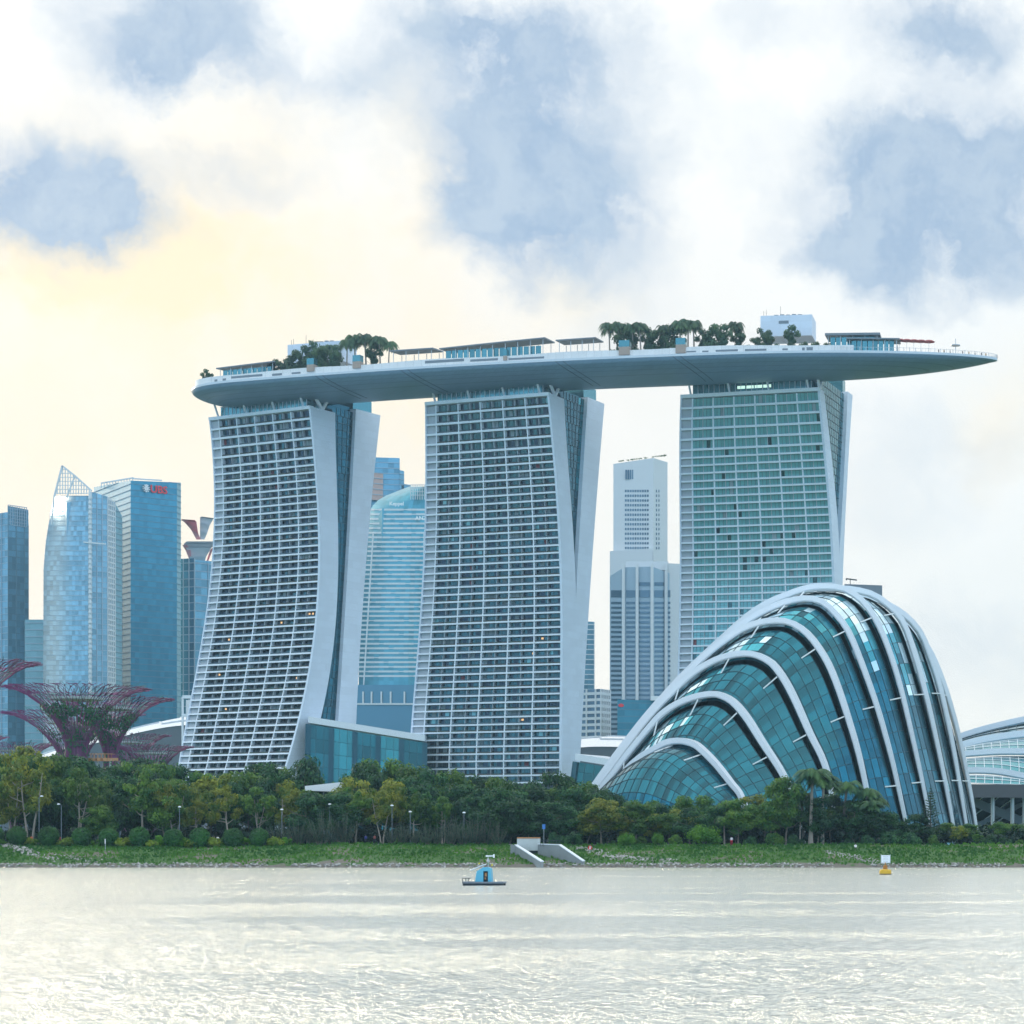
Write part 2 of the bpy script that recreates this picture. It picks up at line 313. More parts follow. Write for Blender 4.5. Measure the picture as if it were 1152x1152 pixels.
def shore(x): return 400 + 2.2 * noise.noise(Vector((x * .03, 3.1, 0))) + .7 * noise.noise(Vector((x * .25, 1, 0)))
def ground_z(x, y):
    d = y - shore(x)
    top = 4.1 + .35 * noise.noise(Vector((x * .04, 9, 0))) - (max(0, min(1, (x - 42) / 45)) * 2.2 if y < 470 else 0)
    if d < 0: return -.8
    if d < 1.2: return -.8 + 1.15 * d / 1.2
    if d < 24:
        t = (d - 1.2) / 22.8
        return .35 + (top - .35) * (t ** .8) + .25 * noise.noise(Vector((x * .15, y * .3, 2))) * t * (1 - t) * 4
    return top
def make_ground():
    mb = MB(); xs = list(np.arange(-220, 80, 2.0)); xs = [-4000, -1500, -600, -300] + xs + [120, 300, 600, 1500, 4000]
    ys = [396, 398, 399, 400, 401, 402, 403, 405, 407, 409, 412, 415, 418, 421, 424, 427, 430, 440, 470, 600, 1000, 2500, 6000]
    vs = [(x, y, ground_z(x, y)) for y in ys for x in xs]; n = len(xs)
    mb.add(vs, [(j * n + i, j * n + i + 1, (j + 1) * n + i + 1, (j + 1) * n + i) for j in range(len(ys) - 1) for i in range(n - 1)])
    m = bpy.data.materials.new('bank_grass_soil'); m.use_nodes = True; nt = m.node_tree; N = nt.nodes; L = nt.links; b = N['Principled BSDF']; b.inputs['Roughness'].default_value = .9
    g = N.new('ShaderNodeNewGeometry')
    def noi(s, d=5):
        k = N.new('ShaderNodeTexNoise'); k.inputs['Scale'].default_value = s; k.inputs['Detail'].default_value = d; L.new(g.outputs['Position'], k.inputs['Vector']); return k.outputs['Fac']
    def mix(f, a, c):
        k = N.new('ShaderNodeMix'); k.data_type = 'RGBA'; L.new(f, k.inputs[0])
        for i, v in ((6, a), (7, c)):
            if isinstance(v, tuple): k.inputs[i].default_value = (*v, 1)
            else: L.new(v, k.inputs[i])
        return k.outputs[2]
    def mr(v, a, c, lo=0, hi=1):
        k = N.new('ShaderNodeMapRange'); L.new(v, k.inputs[0]); k.inputs[1].default_value = a; k.inputs[2].default_value = c; k.inputs[3].default_value = lo; k.inputs[4].default_value = hi; return k.outputs[0]
    grass = mix(noi(.5), (.022, .085, .014), (.06, .15, .02))
    dirt = mix(noi(1.5), (.10, .085, .065), (.20, .19, .165))
    sp = N.new('ShaderNodeSeparateXYZ'); L.new(g.outputs['Position'], sp.inputs[0])
    c = mix(mr(noi(.12, 6), .54, .64), grass, dirt)
    ad = N.new('ShaderNodeMath'); ad.operation = 'ADD'; L.new(sp.outputs[2], ad.inputs[0]); L.new(mr(noi(.8), .3, .7, -.5, .5), ad.inputs[1])
    c = mix(mr(ad.outputs[0], .45, .75), dirt, c)
    L.new(c, b.inputs['Base Color'])
    tag(mb.build('ground', m, smooth=True), kind='structure')
    # footpath behind the shrubs
    mb = MB(); xs = np.arange(-230, 60, 3.0)
    for a, c in zip(xs[:-1], xs[1:]):
        za = max(ground_z(a, 429), ground_z(a, 431.5)) + .06; zc = max(ground_z(c, 429), ground_z(c, 431.5)) + .06
        mb.hexa([(a, 428.6, za - .5), (c, 428.6, zc - .5), (c, 431.6, zc - .5), (a, 431.6, za - .5)], [(a, 428.6, za), (c, 428.6, zc), (c, 431.6, zc), (a, 431.6, za)])
    tag(mb.build('path', mat('path_concrete', (.45, .44, .42), .85, var=.1, vscale=1)), kind='structure')
make_ground()

# ------------------------------------------------------------------ the three hotel towers
ZROOF = 190.0
def tower(psi_deg, c, xl, leftE, nearL, nearR, farL, farR, bays, style, label, vee, zbase=3.5):
    psi = math.radians(psi_deg); e = Vector((math.sin(psi), math.cos(psi), 0)); t = Vector((math.cos(psi), -math.sin(psi), 0))
    D = (ZROOF - H) * F / (HY - c[1]); C = Vector((X(c[0], D), D, 0)); k = (xl - PX) / F
    W = (C.x - k * D) / (math.cos(psi) + k * math.sin(psi))
    def prof(pts, deg):
        q = [on_plane(px, py, C, t) for px, py in pts]; d = [(p - C).dot(e) for p in q]; z = [p.z for p in q]
        i = np.argsort(z); z = np.array(z)[i]; d = np.array(d)[i]
        if deg == 0: return lambda zz: float(np.interp(zz, z, d) + (0 if zz > z[0] else (zz - z[0]) * (d[1] - d[0]) / (z[1] - z[0])))
        co = np.polyfit(z, d, deg); sl = float(np.polyval(np.polyder(co), z[0])); v0 = float(np.polyval(co, z[0]))
        return lambda zz: float(np.polyval(co, zz)) if zz > z[0] else v0 + (zz - z[0]) * sl
    fn, bn, ff, bf = prof(nearL, 4), prof(nearR, 4), prof(farL, 2), prof(farR, 2)
    lt = sorted([((lambda Yf, py_: Z(py_, Yf))(D + 14, py), px) for px, py in leftE]); zz_, ww_ = [], []
    for z_, px in lt:
        fr = C + e * fn(z_); kk = (px - PX) / F; zz_.append(z_); ww_.append((fr.x - kk * fr.y) / (math.cos(psi) + kk * math.sin(psi)))
    cW = np.polyfit(zz_, ww_, 3); w_lo = float(np.polyval(cW, zz_[0]))
    W = float(np.polyval(cW, ZROOF))
    def Wz(z): return float(np.polyval(cW, min(z, ZROOF))) if z > zz_[0] else w_lo
    def pt(u, d, z): return C + e * d - t * (u * Wz(z) / W) + Vector((0, 0, z))
    zf = on_plane(*farL[0], C, t).z; zfb = on_plane(*farR[0], C, t).z
    base = pt(W / 2, 10, 0) + Vector((0, 0, zbase)); r = root('hotel_tower', base, label, 'tower', 'the three leaning hotel towers')
    zs = [zbase] + list(np.arange(zbase + 6, ZROOF - 1, 5.0)) + [ZROOF]
    def slabpoly(mb, fa, fb, u0, u1, zl, m=0):
        for a, b in zip(zl[:-1], zl[1:]):
            mb.hexa([pt(u0, fa(a), a), pt(u0, fb(a), a), pt(u1, fb(a), a), pt(u1, fa(a), a)], [pt(u0, fa(b), b), pt(u0, fb(b), b), pt(u1, fb(b), b), pt(u1, fa(b), b)], m)
    def shellpoly(mb, fa, fb, u0, u1, zl):
        n = len(zl)
        ring = lambda u, f: [pt(u, f(z), z) for z in zl]
        A, B, Cc, Dd = ring(u0, fa), ring(u0, fb), ring(u1, fb), ring(u1, fa); vs = A + B + Cc + Dd; fs = []
        for i in range(n - 1):
            for j in range(4): fs.append((j * n + i, ((j + 1) % 4) * n + i, ((j + 1) % 4) * n + i + 1, j * n + i + 1))
        fs += [(0, 3 * n, 2 * n, n), (n - 1, 2 * n - 1, 3 * n - 1, 4 * n - 1)]
        mb.add(vs, fs)
    REC = 2.1
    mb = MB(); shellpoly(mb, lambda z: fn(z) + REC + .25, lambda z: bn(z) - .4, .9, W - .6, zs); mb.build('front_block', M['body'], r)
    mb = MB(); shellpoly(mb, fn, bn, 0, .9, zs); mb.build('end_wall', M['wall'], r)
    mb = MB(); shellpoly(mb, fn, bn, W - .6, W, zs); mb.build('end_wall', M['wall'], r)
    zsf = [z for z in zs if z < min(zf, zfb) - 1] ; ztop = min(zf, zfb)
    # far block, top sloping as seen
    zl = zsf + [ztop]
    off = lambda z: max(ff(z), bn(z) + .02)
    mb = MB(); shellpoly(mb, off, bf, 0, W, zl); mb.build('rear_block', M['wall'], r)
    # atrium glass between the blocks
    zj = [z for z in zl if ff(z) - bn(z) > .5]; g = MB(); mu = MB(); inset = 1.6
    zj = list(np.arange(zj[0], ztop, 3.05)) if zj else []
    for a, b in zip(zj[:-1], zj[1:]):
        n = max(1, int((ff(a) - bn(a)) / 2.6))
        for i in range(n):
            l = lambda z, q: bn(z) + (max(ff(z), bn(z) + .05) - bn(z)) * q
            q0, q1 = i / n, (i + 1) / n; g.quad(pt(inset, l(a, q0), a), pt(inset, l(a, q1), a), pt(inset, l(b, q1), b), pt(inset, l(b, q0), b), 1 if (style == 'teal' or (q0 > .72 and style != 'dark')) else 0)
            if i: mu.beam(pt(inset - .1, l(a, q0), a), pt(inset - .1, l(b, q0), b), .12, .12)
        mu.beam(pt(inset - .1, bn(a), a), pt(inset - .1, max(ff(a), bn(a) + .05), a), .12, .16)
    if zj: g.add(mu.v, mu.f, 2); g.build('atrium_glass', [M['atrium'], M['atrl'], M['mull']], r)
    # facade
    lv = [ZROOF - 1.0 - 4.0 * i for i in range(6)]
    while lv[-1] > 34: lv.append(lv[-1] - 3.06)
    nb = 4.6; bw = (W - 1.5 - nb) / bays; us = [.9 + bw * i for i in range(bays + 1)] + [W - .6]
    slabs = []; side = MB(); mids = [MB() for _ in range(bays)]; fins = [MB() for _ in range(bays + 1)]; rails = []; slab = MB(); rest = MB(); nwin = 0; wr = random.Random(psi_deg * 31)
    def band(z0, z1, depth, mbb, m=0, u0=.9, u1=W - .6, push=0):
        mbb.hexa([pt(u0, fn(z0) + push, z0), pt(u0, fn(z0) + depth, z0), pt(u1, fn(z0) + depth, z0), pt(u1, fn(z0) + push, z0)],
                 [pt(u0, fn(z1) + push, z1), pt(u0, fn(z1) + depth, z1), pt(u1, fn(z1) + depth, z1), pt(u1, fn(z1) + push, z1)], m)
    band(lv[0] - .05, ZROOF + .3, REC + .2, slab, 0, 0.02, W - .02, -.25)
    tone = style
    for k, (zt, zb) in enumerate(zip(lv[:-1], lv[1:])):
        slabs.append(slab); slab = MB(); rail = MB(); rails.append(rail)
        hgt = zt - zb; bh = .82 if hgt > 3.5 else .68
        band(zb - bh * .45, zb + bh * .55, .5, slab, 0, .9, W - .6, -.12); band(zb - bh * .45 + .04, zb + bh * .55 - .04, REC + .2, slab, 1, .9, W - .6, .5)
        zo0, zo1 = zb + bh * .55, zt - bh * .45
        for i in range(bays + 1):
            u = us[i]; fin = fins[i]
            if i: fin.hexa([pt(u - .22, fn(zo0), zo0), pt(u + .22, fn(zo0), zo0), pt(u + .22, fn(zo0) + REC, zo0), pt(u - .22, fn(zo0) + REC, zo0)],
                           [pt(u - .22, fn(zo1), zo1), pt(u + .22, fn(zo1), zo1), pt(u + .22, fn(zo1) + REC, zo1), pt(u - .22, fn(zo1) + REC, zo1)])
            w = us[i + 1] - u; mid = u + w / 2
            narrow = i == bays
            if not narrow:
                mids[i].hexa([pt(mid - .1, fn(zo0) + .5, zo0), pt(mid + .1, fn(zo0) + .5, zo0), pt(mid + .1, fn(zo0) + REC, zo0), pt(mid - .1, fn(zo0) + REC, zo0)],
                         [pt(mid - .1, fn(zo1) + .5, zo1), pt(mid + .1, fn(zo1) + .5, zo1), pt(mid + .1, fn(zo1) + REC, zo1), pt(mid - .1, fn(zo1) + REC, zo1)])
            dep = REC * (.45 if style == 'teal' else .95)
            f0, f1 = fn(zo0) + dep, fn(zo1) + dep
            if narrow:
                side.hexa([pt(u + .3, fn(zo0) + REC * .5, zo0), pt(W - .6, fn(zo0) + REC * .5, zo0), pt(W - .6, fn(zo0) + REC, zo0), pt(u + .3, fn(zo0) + REC, zo0)],
                         [pt(u + .3, fn(zo1) + REC * .5, zo1), pt(W - .6, fn(zo1) + REC * .5, zo1), pt(W - .6, fn(zo1) + REC, zo1), pt(u + .3, fn(zo1) + REC, zo1)])
            else:
                own = nwin < 100; wm = MB() if own else rest; nwin += 1
                ncol = 6; cw = w / ncol
                room = [wr.random(), wr.random()]
                for j in range(ncol):
                    a, b = u + j * cw, u + (j + 1) * cw; q = wr.random(); rm = room[j // 3]
                    if style == 'teal': m = 2 if q < .965 else (3 if q < .98 else 1)
                    elif style == 'mid': m = 1 if q < .72 else (2 if q < .735 else (3 if q < .79 else 0))
                    else: m = 0 if q < .66 else (1 if q < .93 else 3)
                    if wr.random() < (.012 if style == 'dark' and zt < 120 else .003): m = 4
                    if wr.random() < .0025: m = 5
                    if rm < .03 and style != 'teal': m = 3
                    wm.quad(pt(a + .05, f0, zo0), pt(b - .05, f0, zo0), pt(b - .05, f1, zo1), pt(a + .05, f1, zo1), m)
                    if m == 4: # a lamp in the room, not the whole pane
                        wm.m[-1] = 0; zc = zo0 + 1.1; wm.quad(pt(a + cw * .3, f0 - .06, zc), pt(b - cw * .2, f0 - .06, zc), pt(b - cw * .2, f0 - .06, zc + .8), pt(a + cw * .3, f0 - .06, zc + .8), 4)
                    wm.hexa([pt(a - .06, f0 - .12, zo0), pt(a + .06, f0 - .12, zo0), pt(a + .06, f0, zo0), pt(a - .06, f0, zo0)], [pt(a - .06, f1 - .12, zo1), pt(a + .06, f1 - .12, zo1), pt(a + .06, f1, zo1), pt(a - .06, f1, zo1)], 6)
                if style == 'teal':
                    zz = zo0 + (zo1 - zo0) * .42; wm.beam(pt(u, f0 - .08, zz), pt(u + w, f0 - .08, zz), .12, .12, 6)
                if own: wm.build('window', [M['gdark'], M['gmid'], M['gteal'], M['curtain'], M['lamp'], M['red'], M['wframe']], r)
            if style != 'teal' and not narrow:
                for s_ in (0, 1):
                    a = u + .3 + s_ * w / 2; b = u + w / 2 - .2 + s_ * w / 2; zr = zo0 + .6
                    rail.hexa([pt(a, fn(zo0) + .12, zo0), pt(b, fn(zo0) + .12, zo0), pt(b, fn(zo0) + .3, zo0), pt(a, fn(zo0) + .3, zo0)], [pt(a, fn(zr) + .12, zr), pt(b, fn(zr) + .12, zr), pt(b, fn(zr) + .3, zr), pt(a, fn(zr) + .3, zr)], 0 if k % 3 else 1)
    for q in slabs + [slab]: q.build('balcony_slab', [M['slab'], M['soffit_shade']], r)
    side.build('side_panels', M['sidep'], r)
    for q in fins[1:]: q.build('partition_fin', M['slab'], r)
    for q in mids: q.build('room_divider', M['sidep'], r)
    for q in rails:
        if q.v: q.build('balustrade', [M['rail'], M['plant']], r)
    rest.build('window', [M['gdark'], M['gmid'], M['gteal'], M['curtain'], M['lamp'], M['red'], M['wframe']], r, kind='stuff')
    # roof lounge, struts
    lo = MB(); lm = MB(); n = 22; ztop_l = 194.6; u0, u1 = 4.0, W - 4.5
    for i in range(n):
        a = u0 + (u1 - u0) * i / n; b = u0 + (u1 - u0) * (i + 1) / n
        lo.quad(pt(a, 2.5, ZROOF + .31), pt(b, 2.5, ZROOF + .31), pt(b, 2.5, ztop_l), pt(a, 2.5, ztop_l), 1 if (style == 'teal' and 8 <= i <= 11 and 0) else 0)
        lm.beam(pt(a, 2.4, ZROOF + .3), pt(a, 2.4, ztop_l), .2, .2)
    dB = bn(ZROOF) - .5
    lo.quad(pt(u0, 2.5, ZROOF + .31), pt(u0, dB, ZROOF + .31), pt(u0, dB, ztop_l), pt(u0, 2.5, ztop_l)); lo.quad(pt(u1, 2.5, ZROOF + .31), pt(u1, dB, ZROOF + .31), pt(u1, dB, ztop_l), pt(u1, 2.5, ztop_l))
    lo.quad(pt(u0, 2.5, ztop_l), pt(u1, 2.5, ztop_l), pt(u1, dB, ztop_l), pt(u0, dB, ztop_l))
    lm.beam(pt(u0, 2.4, ztop_l), pt(u1, 2.4, ztop_l), .3, .4)
    if style == 'teal':
        for i in range(4): lo.quad(pt(u0 + 17 + i * 3.7, 2.42, 191.9), pt(u0 + 20.3 + i * 3.7, 2.42, 191.9), pt(u0 + 20.3 + i * 3.7, 2.42, 193.1), pt(u0 + 17 + i * 3.7, 2.42, 193.1), 1)
    lo.build('roof_lounge', [M['lounge'], M['cool']], r); lm.build('lounge_frame', M['steel'], r)
    # plant room on the far block
    if True:
        q = MB(); a0 = max(ff(ztop), bn(ztop)) + 1; b0 = bf(ztop) - 3
        q.hexa([pt(2.5, a0, ztop), pt(2.5, b0, ztop), pt(W - 3, b0, ztop), pt(W - 3, a0, ztop)], [pt(2.5, a0, ztop + 5.5), pt(2.5, b0, ztop + 5.5), pt(W - 3, b0, ztop + 5.5), pt(W - 3, a0, ztop + 5.5)])
        q.build('rooftop_glass_box', M['lounge'], r)
        q = MB(); q.hexa([pt(3.5, bn(ZROOF) - 1, ZROOF), pt(3.5, a0, ZROOF), pt(W - 4, a0, ZROOF), pt(W - 4, bn(ZROOF) - 1, ZROOF)], [pt(3.5, bn(ZROOF) - 1, ZROOF + 5), pt(3.5, a0, ZROOF + 5), pt(W - 4, a0, ZROOF + 5), pt(W - 4, bn(ZROOF) - 1, ZROOF + 5)])
        q.build('atrium_roof_glass', M['atrium'], r)
    dm = bn(ZROOF) * .55
    for dv in vee:
        q = MB(); q.beam(pt(1.0, dm, ZROOF), pt(1.2, dm + dv, 196.5), .9, 1.1); q.build('strut', M['white'], r)
    for i in range(4):
        u = 5 + (W - 9) * i / 3; q = MB(); q.beam(pt(u, 1.6, ZROOF + .3), pt(u + .6, -.6, 196.2), .55, .7); q.build('strut', M['white'], r)
    return r, pt, W
tower(28, (349, 457), 235.5, [(235.5, 467), (238, 500), (240.5, 550), (240, 600), (236, 650), (229, 700), (220, 750), (210, 810), (200, 862)],
      [(349, 457), (353, 500), (357, 550), (360, 600), (359.5, 652), (355.5, 704), (348, 756), (338, 808), (326, 850), (321, 866)],
      [(377.3, 461), (377.5, 500), (379, 550), (380.5, 600), (380.5, 652), (377, 704), (372.7, 746), (366, 782), (361.5, 808), (349, 852), (344, 866)],
      [(400.6, 460), (398.5, 500), (393, 600), (388, 700), (384.4, 756), (380.5, 808)], [(428, 465), (424, 510), (413.8, 600), (411, 652), (406.6, 704), (403.4, 756), (401, 808)],
      5, 'dark', 'leftmost of the three leaning hotel towers, its white balcony face sweeping out furthest', (-6, 5))
tower(21, (617.5, 442), 478, [(478, 450), (478.6, 490), (478, 540), (477, 600), (475, 640), (471, 720), (464, 781), (460, 856)],
      [(617.5, 442), (621.8, 490), (627.6, 558), (632, 625), (632.3, 693), (632.6, 760), (632.3, 829), (631.6, 866)],
      [(634.4, 445.6), (637, 490), (642, 558), (646, 625), (648.5, 675), (648.6, 727), (648, 800), (648, 866)],
      [(660.8, 446.5), (659, 490), (654.6, 558), (650, 625), (648.6, 660), (647, 700)], [(680.8, 451.2), (676.7, 490), (671, 558), (666.5, 625), (662.5, 693), (658, 760), (654, 829), (652, 866)],
      5, 'mid', 'middle one of the three leaning hotel towers under the boat-shaped roof deck', (-6, 5))
tower(15, (921.7, 436.5), 765.5, [(765.5, 440), (765, 520), (764, 610), (763.3, 700), (762.5, 780), (761, 850)],
      [(921.7, 436.5), (926.7, 488), (930.8, 530), (934, 571.7), (937, 610), (939, 657), (940, 720), (940, 800)],
      [(926.7, 438), (933, 488), (937, 530), (941, 571), (944, 606), (945.5, 640), (946, 700), (946, 800)],
      [(953.8, 440.5), (951.7, 488), (949.6, 530), (947.5, 571), (945.5, 603)], [(959.6, 444.6), (955.8, 488), (953.8, 530), (951.7, 571), (950, 610), (948, 657), (946.5, 700)],
      6, 'teal', 'rightmost hotel tower with teal windows, rising behind the ribbed glass dome', (-3, 6))

# ------------------------------------------------------------------ the boat-shaped roof deck
def yc(x): return 919 - .105 * (x + 10) + .000535 * (x * x - 100)
XA, XB = -271.5, 68.5; HW = 21.0
def frame(x):
    s = -.105 + .00107 * x; tn = Vector((1, s, 0)).normalized(); return Vector((x, yc(x), 0)), Vector((-tn.y, tn.x, 0))
def hwid(x):
    a, b = max(0, 1 - (x - XA) / 30), max(0, 1 - (XB - x) / 105)
    return HW * math.sqrt(max(0, 1 - a ** 2.4)) * max(0, 1 - b ** 2.1) ** .62
def hdep(x):
    a, b = max(0, 1 - (x - XA) / 26), max(0, 1 - (XB - x) / 75)
    return 6.3 * max(0, 1 - a ** 2.2) ** .55 * max(0, 1 - b ** 2.0) ** .8
ZR = 200.0
def dk(x, v, z): c, n = frame(x); return c + n * v + Vector((0, 0, z))
def xdeck(px, v):
    lo, hi = XA, XB
    for _ in range(40):
        m = (lo + hi) / 2; p = dk(m, v, 200)
        if p.x / p.y * F + PX < px: lo = m
        else: hi = m
    return lo
def make_skypark():
    r = root('roof_deck', dk(-100, 0, 193), 'long boat-shaped roof deck resting across the three hotel towers', 'roof deck')
    n = 150; xs = [XA + (XB - XA) * (.5 - .5 * math.cos(math.pi * i / n)) for i in range(n + 1)]
    mb = MB(); K = 28; rows = []
    for x in xs:
        w, h = max(hwid(x), .02), max(hdep(x), .02); row = []
        for k in range(K + 1):
            a = math.pi * k / K; v = -math.cos(a); row.append(dk(x, v * w, ZR - h * (math.sin(a) ** .85)))
        rows.append(row)
    vs = [p for row in rows for p in row]; q = K + 1
    mb.add(vs, [(i * q + k, i * q + k + 1, (i + 1) * q + k + 1, (i + 1) * q + k) for i in range(n) for k in range(K)])
    mb.build('hull', M['hull'], r, smooth=True)
    d = MB(); rims = {-1: MB(), 1: MB()}; pars = {-1: MB(), 1: MB()}; rls = {-1: MB(), 1: MB()}
    for a, b in zip(xs[:-1], xs[1:]):
        wa, wb = hwid(a), hwid(b)
        d.quad(dk(a, -wa, ZR + .55), dk(b, -wb, ZR + .55), dk(b, wb, ZR + .55), dk(a, wa, ZR + .55))
        for s in (-1, 1):
            rim, par, rl = rims[s], pars[s], rls[s]
            rim.hexa([dk(a, s * (wa + .25), ZR - .35), dk(b, s * (wb + .25), ZR - .35), dk(b, s * (wb - .3), ZR - .35), dk(a, s * max(wa - .3, 0), ZR - .35)],
                     [dk(a, s * (wa + .25), ZR + .6), dk(b, s * (wb + .25), ZR + .6), dk(b, s * (wb - .3), ZR + .6), dk(a, s * max(wa - .3, 0), ZR + .6)])
            if -265 < a < 12:
                h = 3.3 + .25 * math.sin(a * .11)
                if a > -14: h = 2.9
                par.hexa([dk(a, s * (wa - 1.0), ZR + .56), dk(b, s * (wb - 1.0), ZR + .56), dk(b, s * (wb - 1.6), ZR + .56), dk(a, s * (wa - 1.6), ZR + .56)],
                         [dk(a, s * (wa - 1.0), ZR + h), dk(b, s * (wb - 1.0), ZR + h), dk(b, s * (wb - 1.6), ZR + h), dk(a, s * (wa - 1.6), ZR + h)])
            if a >= 5:
                rl.beam(dk(a, s * max(wa - .3, 0), ZR + 2.0), dk(b, s * max(wb - .3, 0), ZR + 2.0), .08, .1)
                rl.beam(dk(b, s * max(wb - .3, 0), ZR + .55), dk(b, s * max(wb - .3, 0), ZR + 2.1), .1, .1)
    # railing posts at an even spacing
    x = 5
    while x < XB - 2:
        w = hwid(x); rls[-1].beam(dk(x, -w + .3, ZR + .5), dk(x, -w + .3, ZR + 2.2), .14, .14); x += 2.4
    d.build('deck_floor', M['deck'], r); [q.build('rim', M['rim'], r) for q in rims.values()]; [q.build('parapet', M['deckw'], r) for q in pars.values()]; [q.build('railing', M['steel'], r) for q in rls.values()]
    # long louvred openings in the parapet
    for px0, px1, py0, py1 in ((240, 254, 426, 428.5), (260, 295, 422.5, 425), (306, 317, 419.5, 422), (328, 338, 418, 420), (478, 522, 405, 408), (529, 560, 403.5, 406), (572, 612, 402, 404.2),
                               (772, 783, 394, 395.5), (790, 797, 393.6, 395.3), (805, 830, 392.6, 394.8), (838, 862, 391.8, 394), (880, 886, 391, 393), (902, 905, 390, 393.5), (907, 914, 389.6, 393.6)):
        a, b = xdeck(px0, -HW + .9), xdeck(px1, -HW + .9); q = MB(); wa, wb = hwid(a) - .98, hwid(b) - .98; D = dk(a, -wa, 0).y
        z1, z0 = Z(py0 + 1, D), Z(py1 + 1, D)
        q.hexa([dk(a, -wa, z0), dk(b, -wb, z0), dk(b, -wb - .05, z0), dk(a, -wa - .05, z0)], [dk(a, -wa, z1), dk(b, -wb, z1), dk(b, -wb - .05, z1), dk(a, -wa - .05, z1)])
        q.build('louvre', M['slate'], r)
    # expansion joints across the hull
    for px in (354, 450, 624, 756):
        for dx in (0, 3):
            x = xdeck(px, -HW) + dx; w, h = hwid(x) + .06, hdep(x) + .06
            q = MB(); q.tube([dk(x - 9 * math.sin(math.pi * k / 20) ** 1.0 * (-1), -math.cos(math.pi * k / 20) * w, ZR - h * math.sin(math.pi * k / 20) ** .85) for k in range(11)], .12, 4)
            q.build('expansion_joint', M['joint'], r)
    return r
make_skypark()

def deck_box(name, px0, px1, py0, py1, v0, v1, m, label, cat, group=None, extra=None):
    """a box-shaped structure on the roof deck seen between these pixels, v0..v1 across the deck"""
    a, b = xdeck(px0, v0), xdeck(px1, v0); D = dk((a + b) / 2, v0, 0).y; z1, z0 = Z(py0, D), max(Z(py1, D), ZR + .56)
    r = root(name, dk((a + b) / 2, (v0 + v1) / 2, z0), label, cat, group)
    q = MB(); q.hexa([dk(a, v0, z0), dk(b, v0, z0), dk(b, v1, z0), dk(a, v1, z0)], [dk(a, v0, z1), dk(b, v0, z1), dk(b, v1, z1), dk(a, v1, z1)]); q.build('wall', m, r)
    if extra: extra(r, a, b, z0, z1, v0, v1)
    return r
def canopy(px0, px1, py, v0, v1, label, thick=.5, rise=0, py_base=None, walls=False, lip=1.2):
    a, b = xdeck(px0, v0), xdeck(px1, v0); D = dk((a + b) / 2, v0, 0).y; z = Z(py, D)
    r = root('deck_pavilion', dk((a + b) / 2, (v0 + v1) / 2, ZR + .56), label, 'pavilion', 'pavilions on the roof deck')
    q = MB(); n = 8
    for i in range(n):
        x0 = a + (b - a) * i / n; x1 = a + (b - a) * (i + 1) / n; z0 = z + rise * i / n; z1 = z + rise * (i + 1) / n
        q.hexa([dk(x0, v0, z0 - thick), dk(x1, v0, z1 - thick), dk(x1, v1, z1 - thick + .6), dk(x0, v1, z0 - thick + .6)], [dk(x0, v0, z0), dk(x1, v0, z1), dk(x1, v1, z1 + .6), dk(x0, v1, z0 + .6)])
    q.build('roof', M['slate'], r)
    q = MB(); k = max(3, int((b - a) / 5))
    for i in range(k + 1):
        x = a + lip + (b - a - 2 * lip) * i / k
        for v in (v0 + lip, v1 - lip): q = MB(); q.beam(dk(x, v, ZR + .5), dk(x, v, z - thick + rise * i / k + .1), .25, .25); q.build('post', M['steel'], r)
    if walls:
        q = MB(); va = v0 + 2
        for i in range(k * 2):
            x0 = a + 2 + (b - a - 4) * i / (2 * k); x1 = a + 2 + (b - a - 4) * (i + .86) / (2 * k)
            q.hexa([dk(x0, va, ZR + .56), dk(x1, va, ZR + .56), dk(x1, va + .3, ZR + .56), dk(x0, va + .3, ZR + .56)], [dk(x0, va, z - thick - .4), dk(x1, va, z - thick - .4), dk(x1, va + .3, z - thick - .4), dk(x0, va + .3, z - thick - .4)])
        q.build('glass_wall', M['lounge'], r)
    return r
def block_extra(r, a, b, z0, z1, v0, v1):
    q = MB(); m = (a + b) / 2
    for i in range(5): q.box(dk(m - 5 + i * 2.4, (v0 + v1) / 2, z1 + .9), 1.7, 2.0, 1.5 + .3 * (i % 2))
    q.build('rooftop_units', M['slate'], r)
    q = MB(); q.hexa([dk(m - 3, v0 - .06, z1 - 3.4), dk(m + 1, v0 - .06, z1 - 3.4), dk(m + 1, v0 + .1, z1 - 3.4), dk(m - 3, v0 + .1, z1 - 3.4)], [dk(m - 3, v0 - .06, z1 - 2.2), dk(m + 1, v0 - .06, z1 - 2.2), dk(m + 1, v0 + .1, z1 - 2.2), dk(m - 3, v0 + .1, z1 - 2.2)]); q.build('louvre', M['slate'], r)
    q = MB()
    for x, h in ((a + 1.2, 2.2), (a + 2.2, 2.6), (a + 8, 3.8)): q.beam(dk(x, v0 + 1, z1), dk(x, v0 + 1, z1 + h), .12, .12)
    q.build('antenna', M['dark'], r)
deck_box('lift_core', 855.5, 913.5, 354.5, 378, -2, 12, M['wall'], 'large white windowless block on the roof deck above the rightmost tower', 'lift core', 'white blocks on the roof deck', block_extra)
deck_box('lift_core', 323.5, 385, 385.5, 408, 0, 12, M['wall'], 'white block half hidden by deck trees above the leftmost tower', 'lift core', 'white blocks on the roof deck', block_extra)
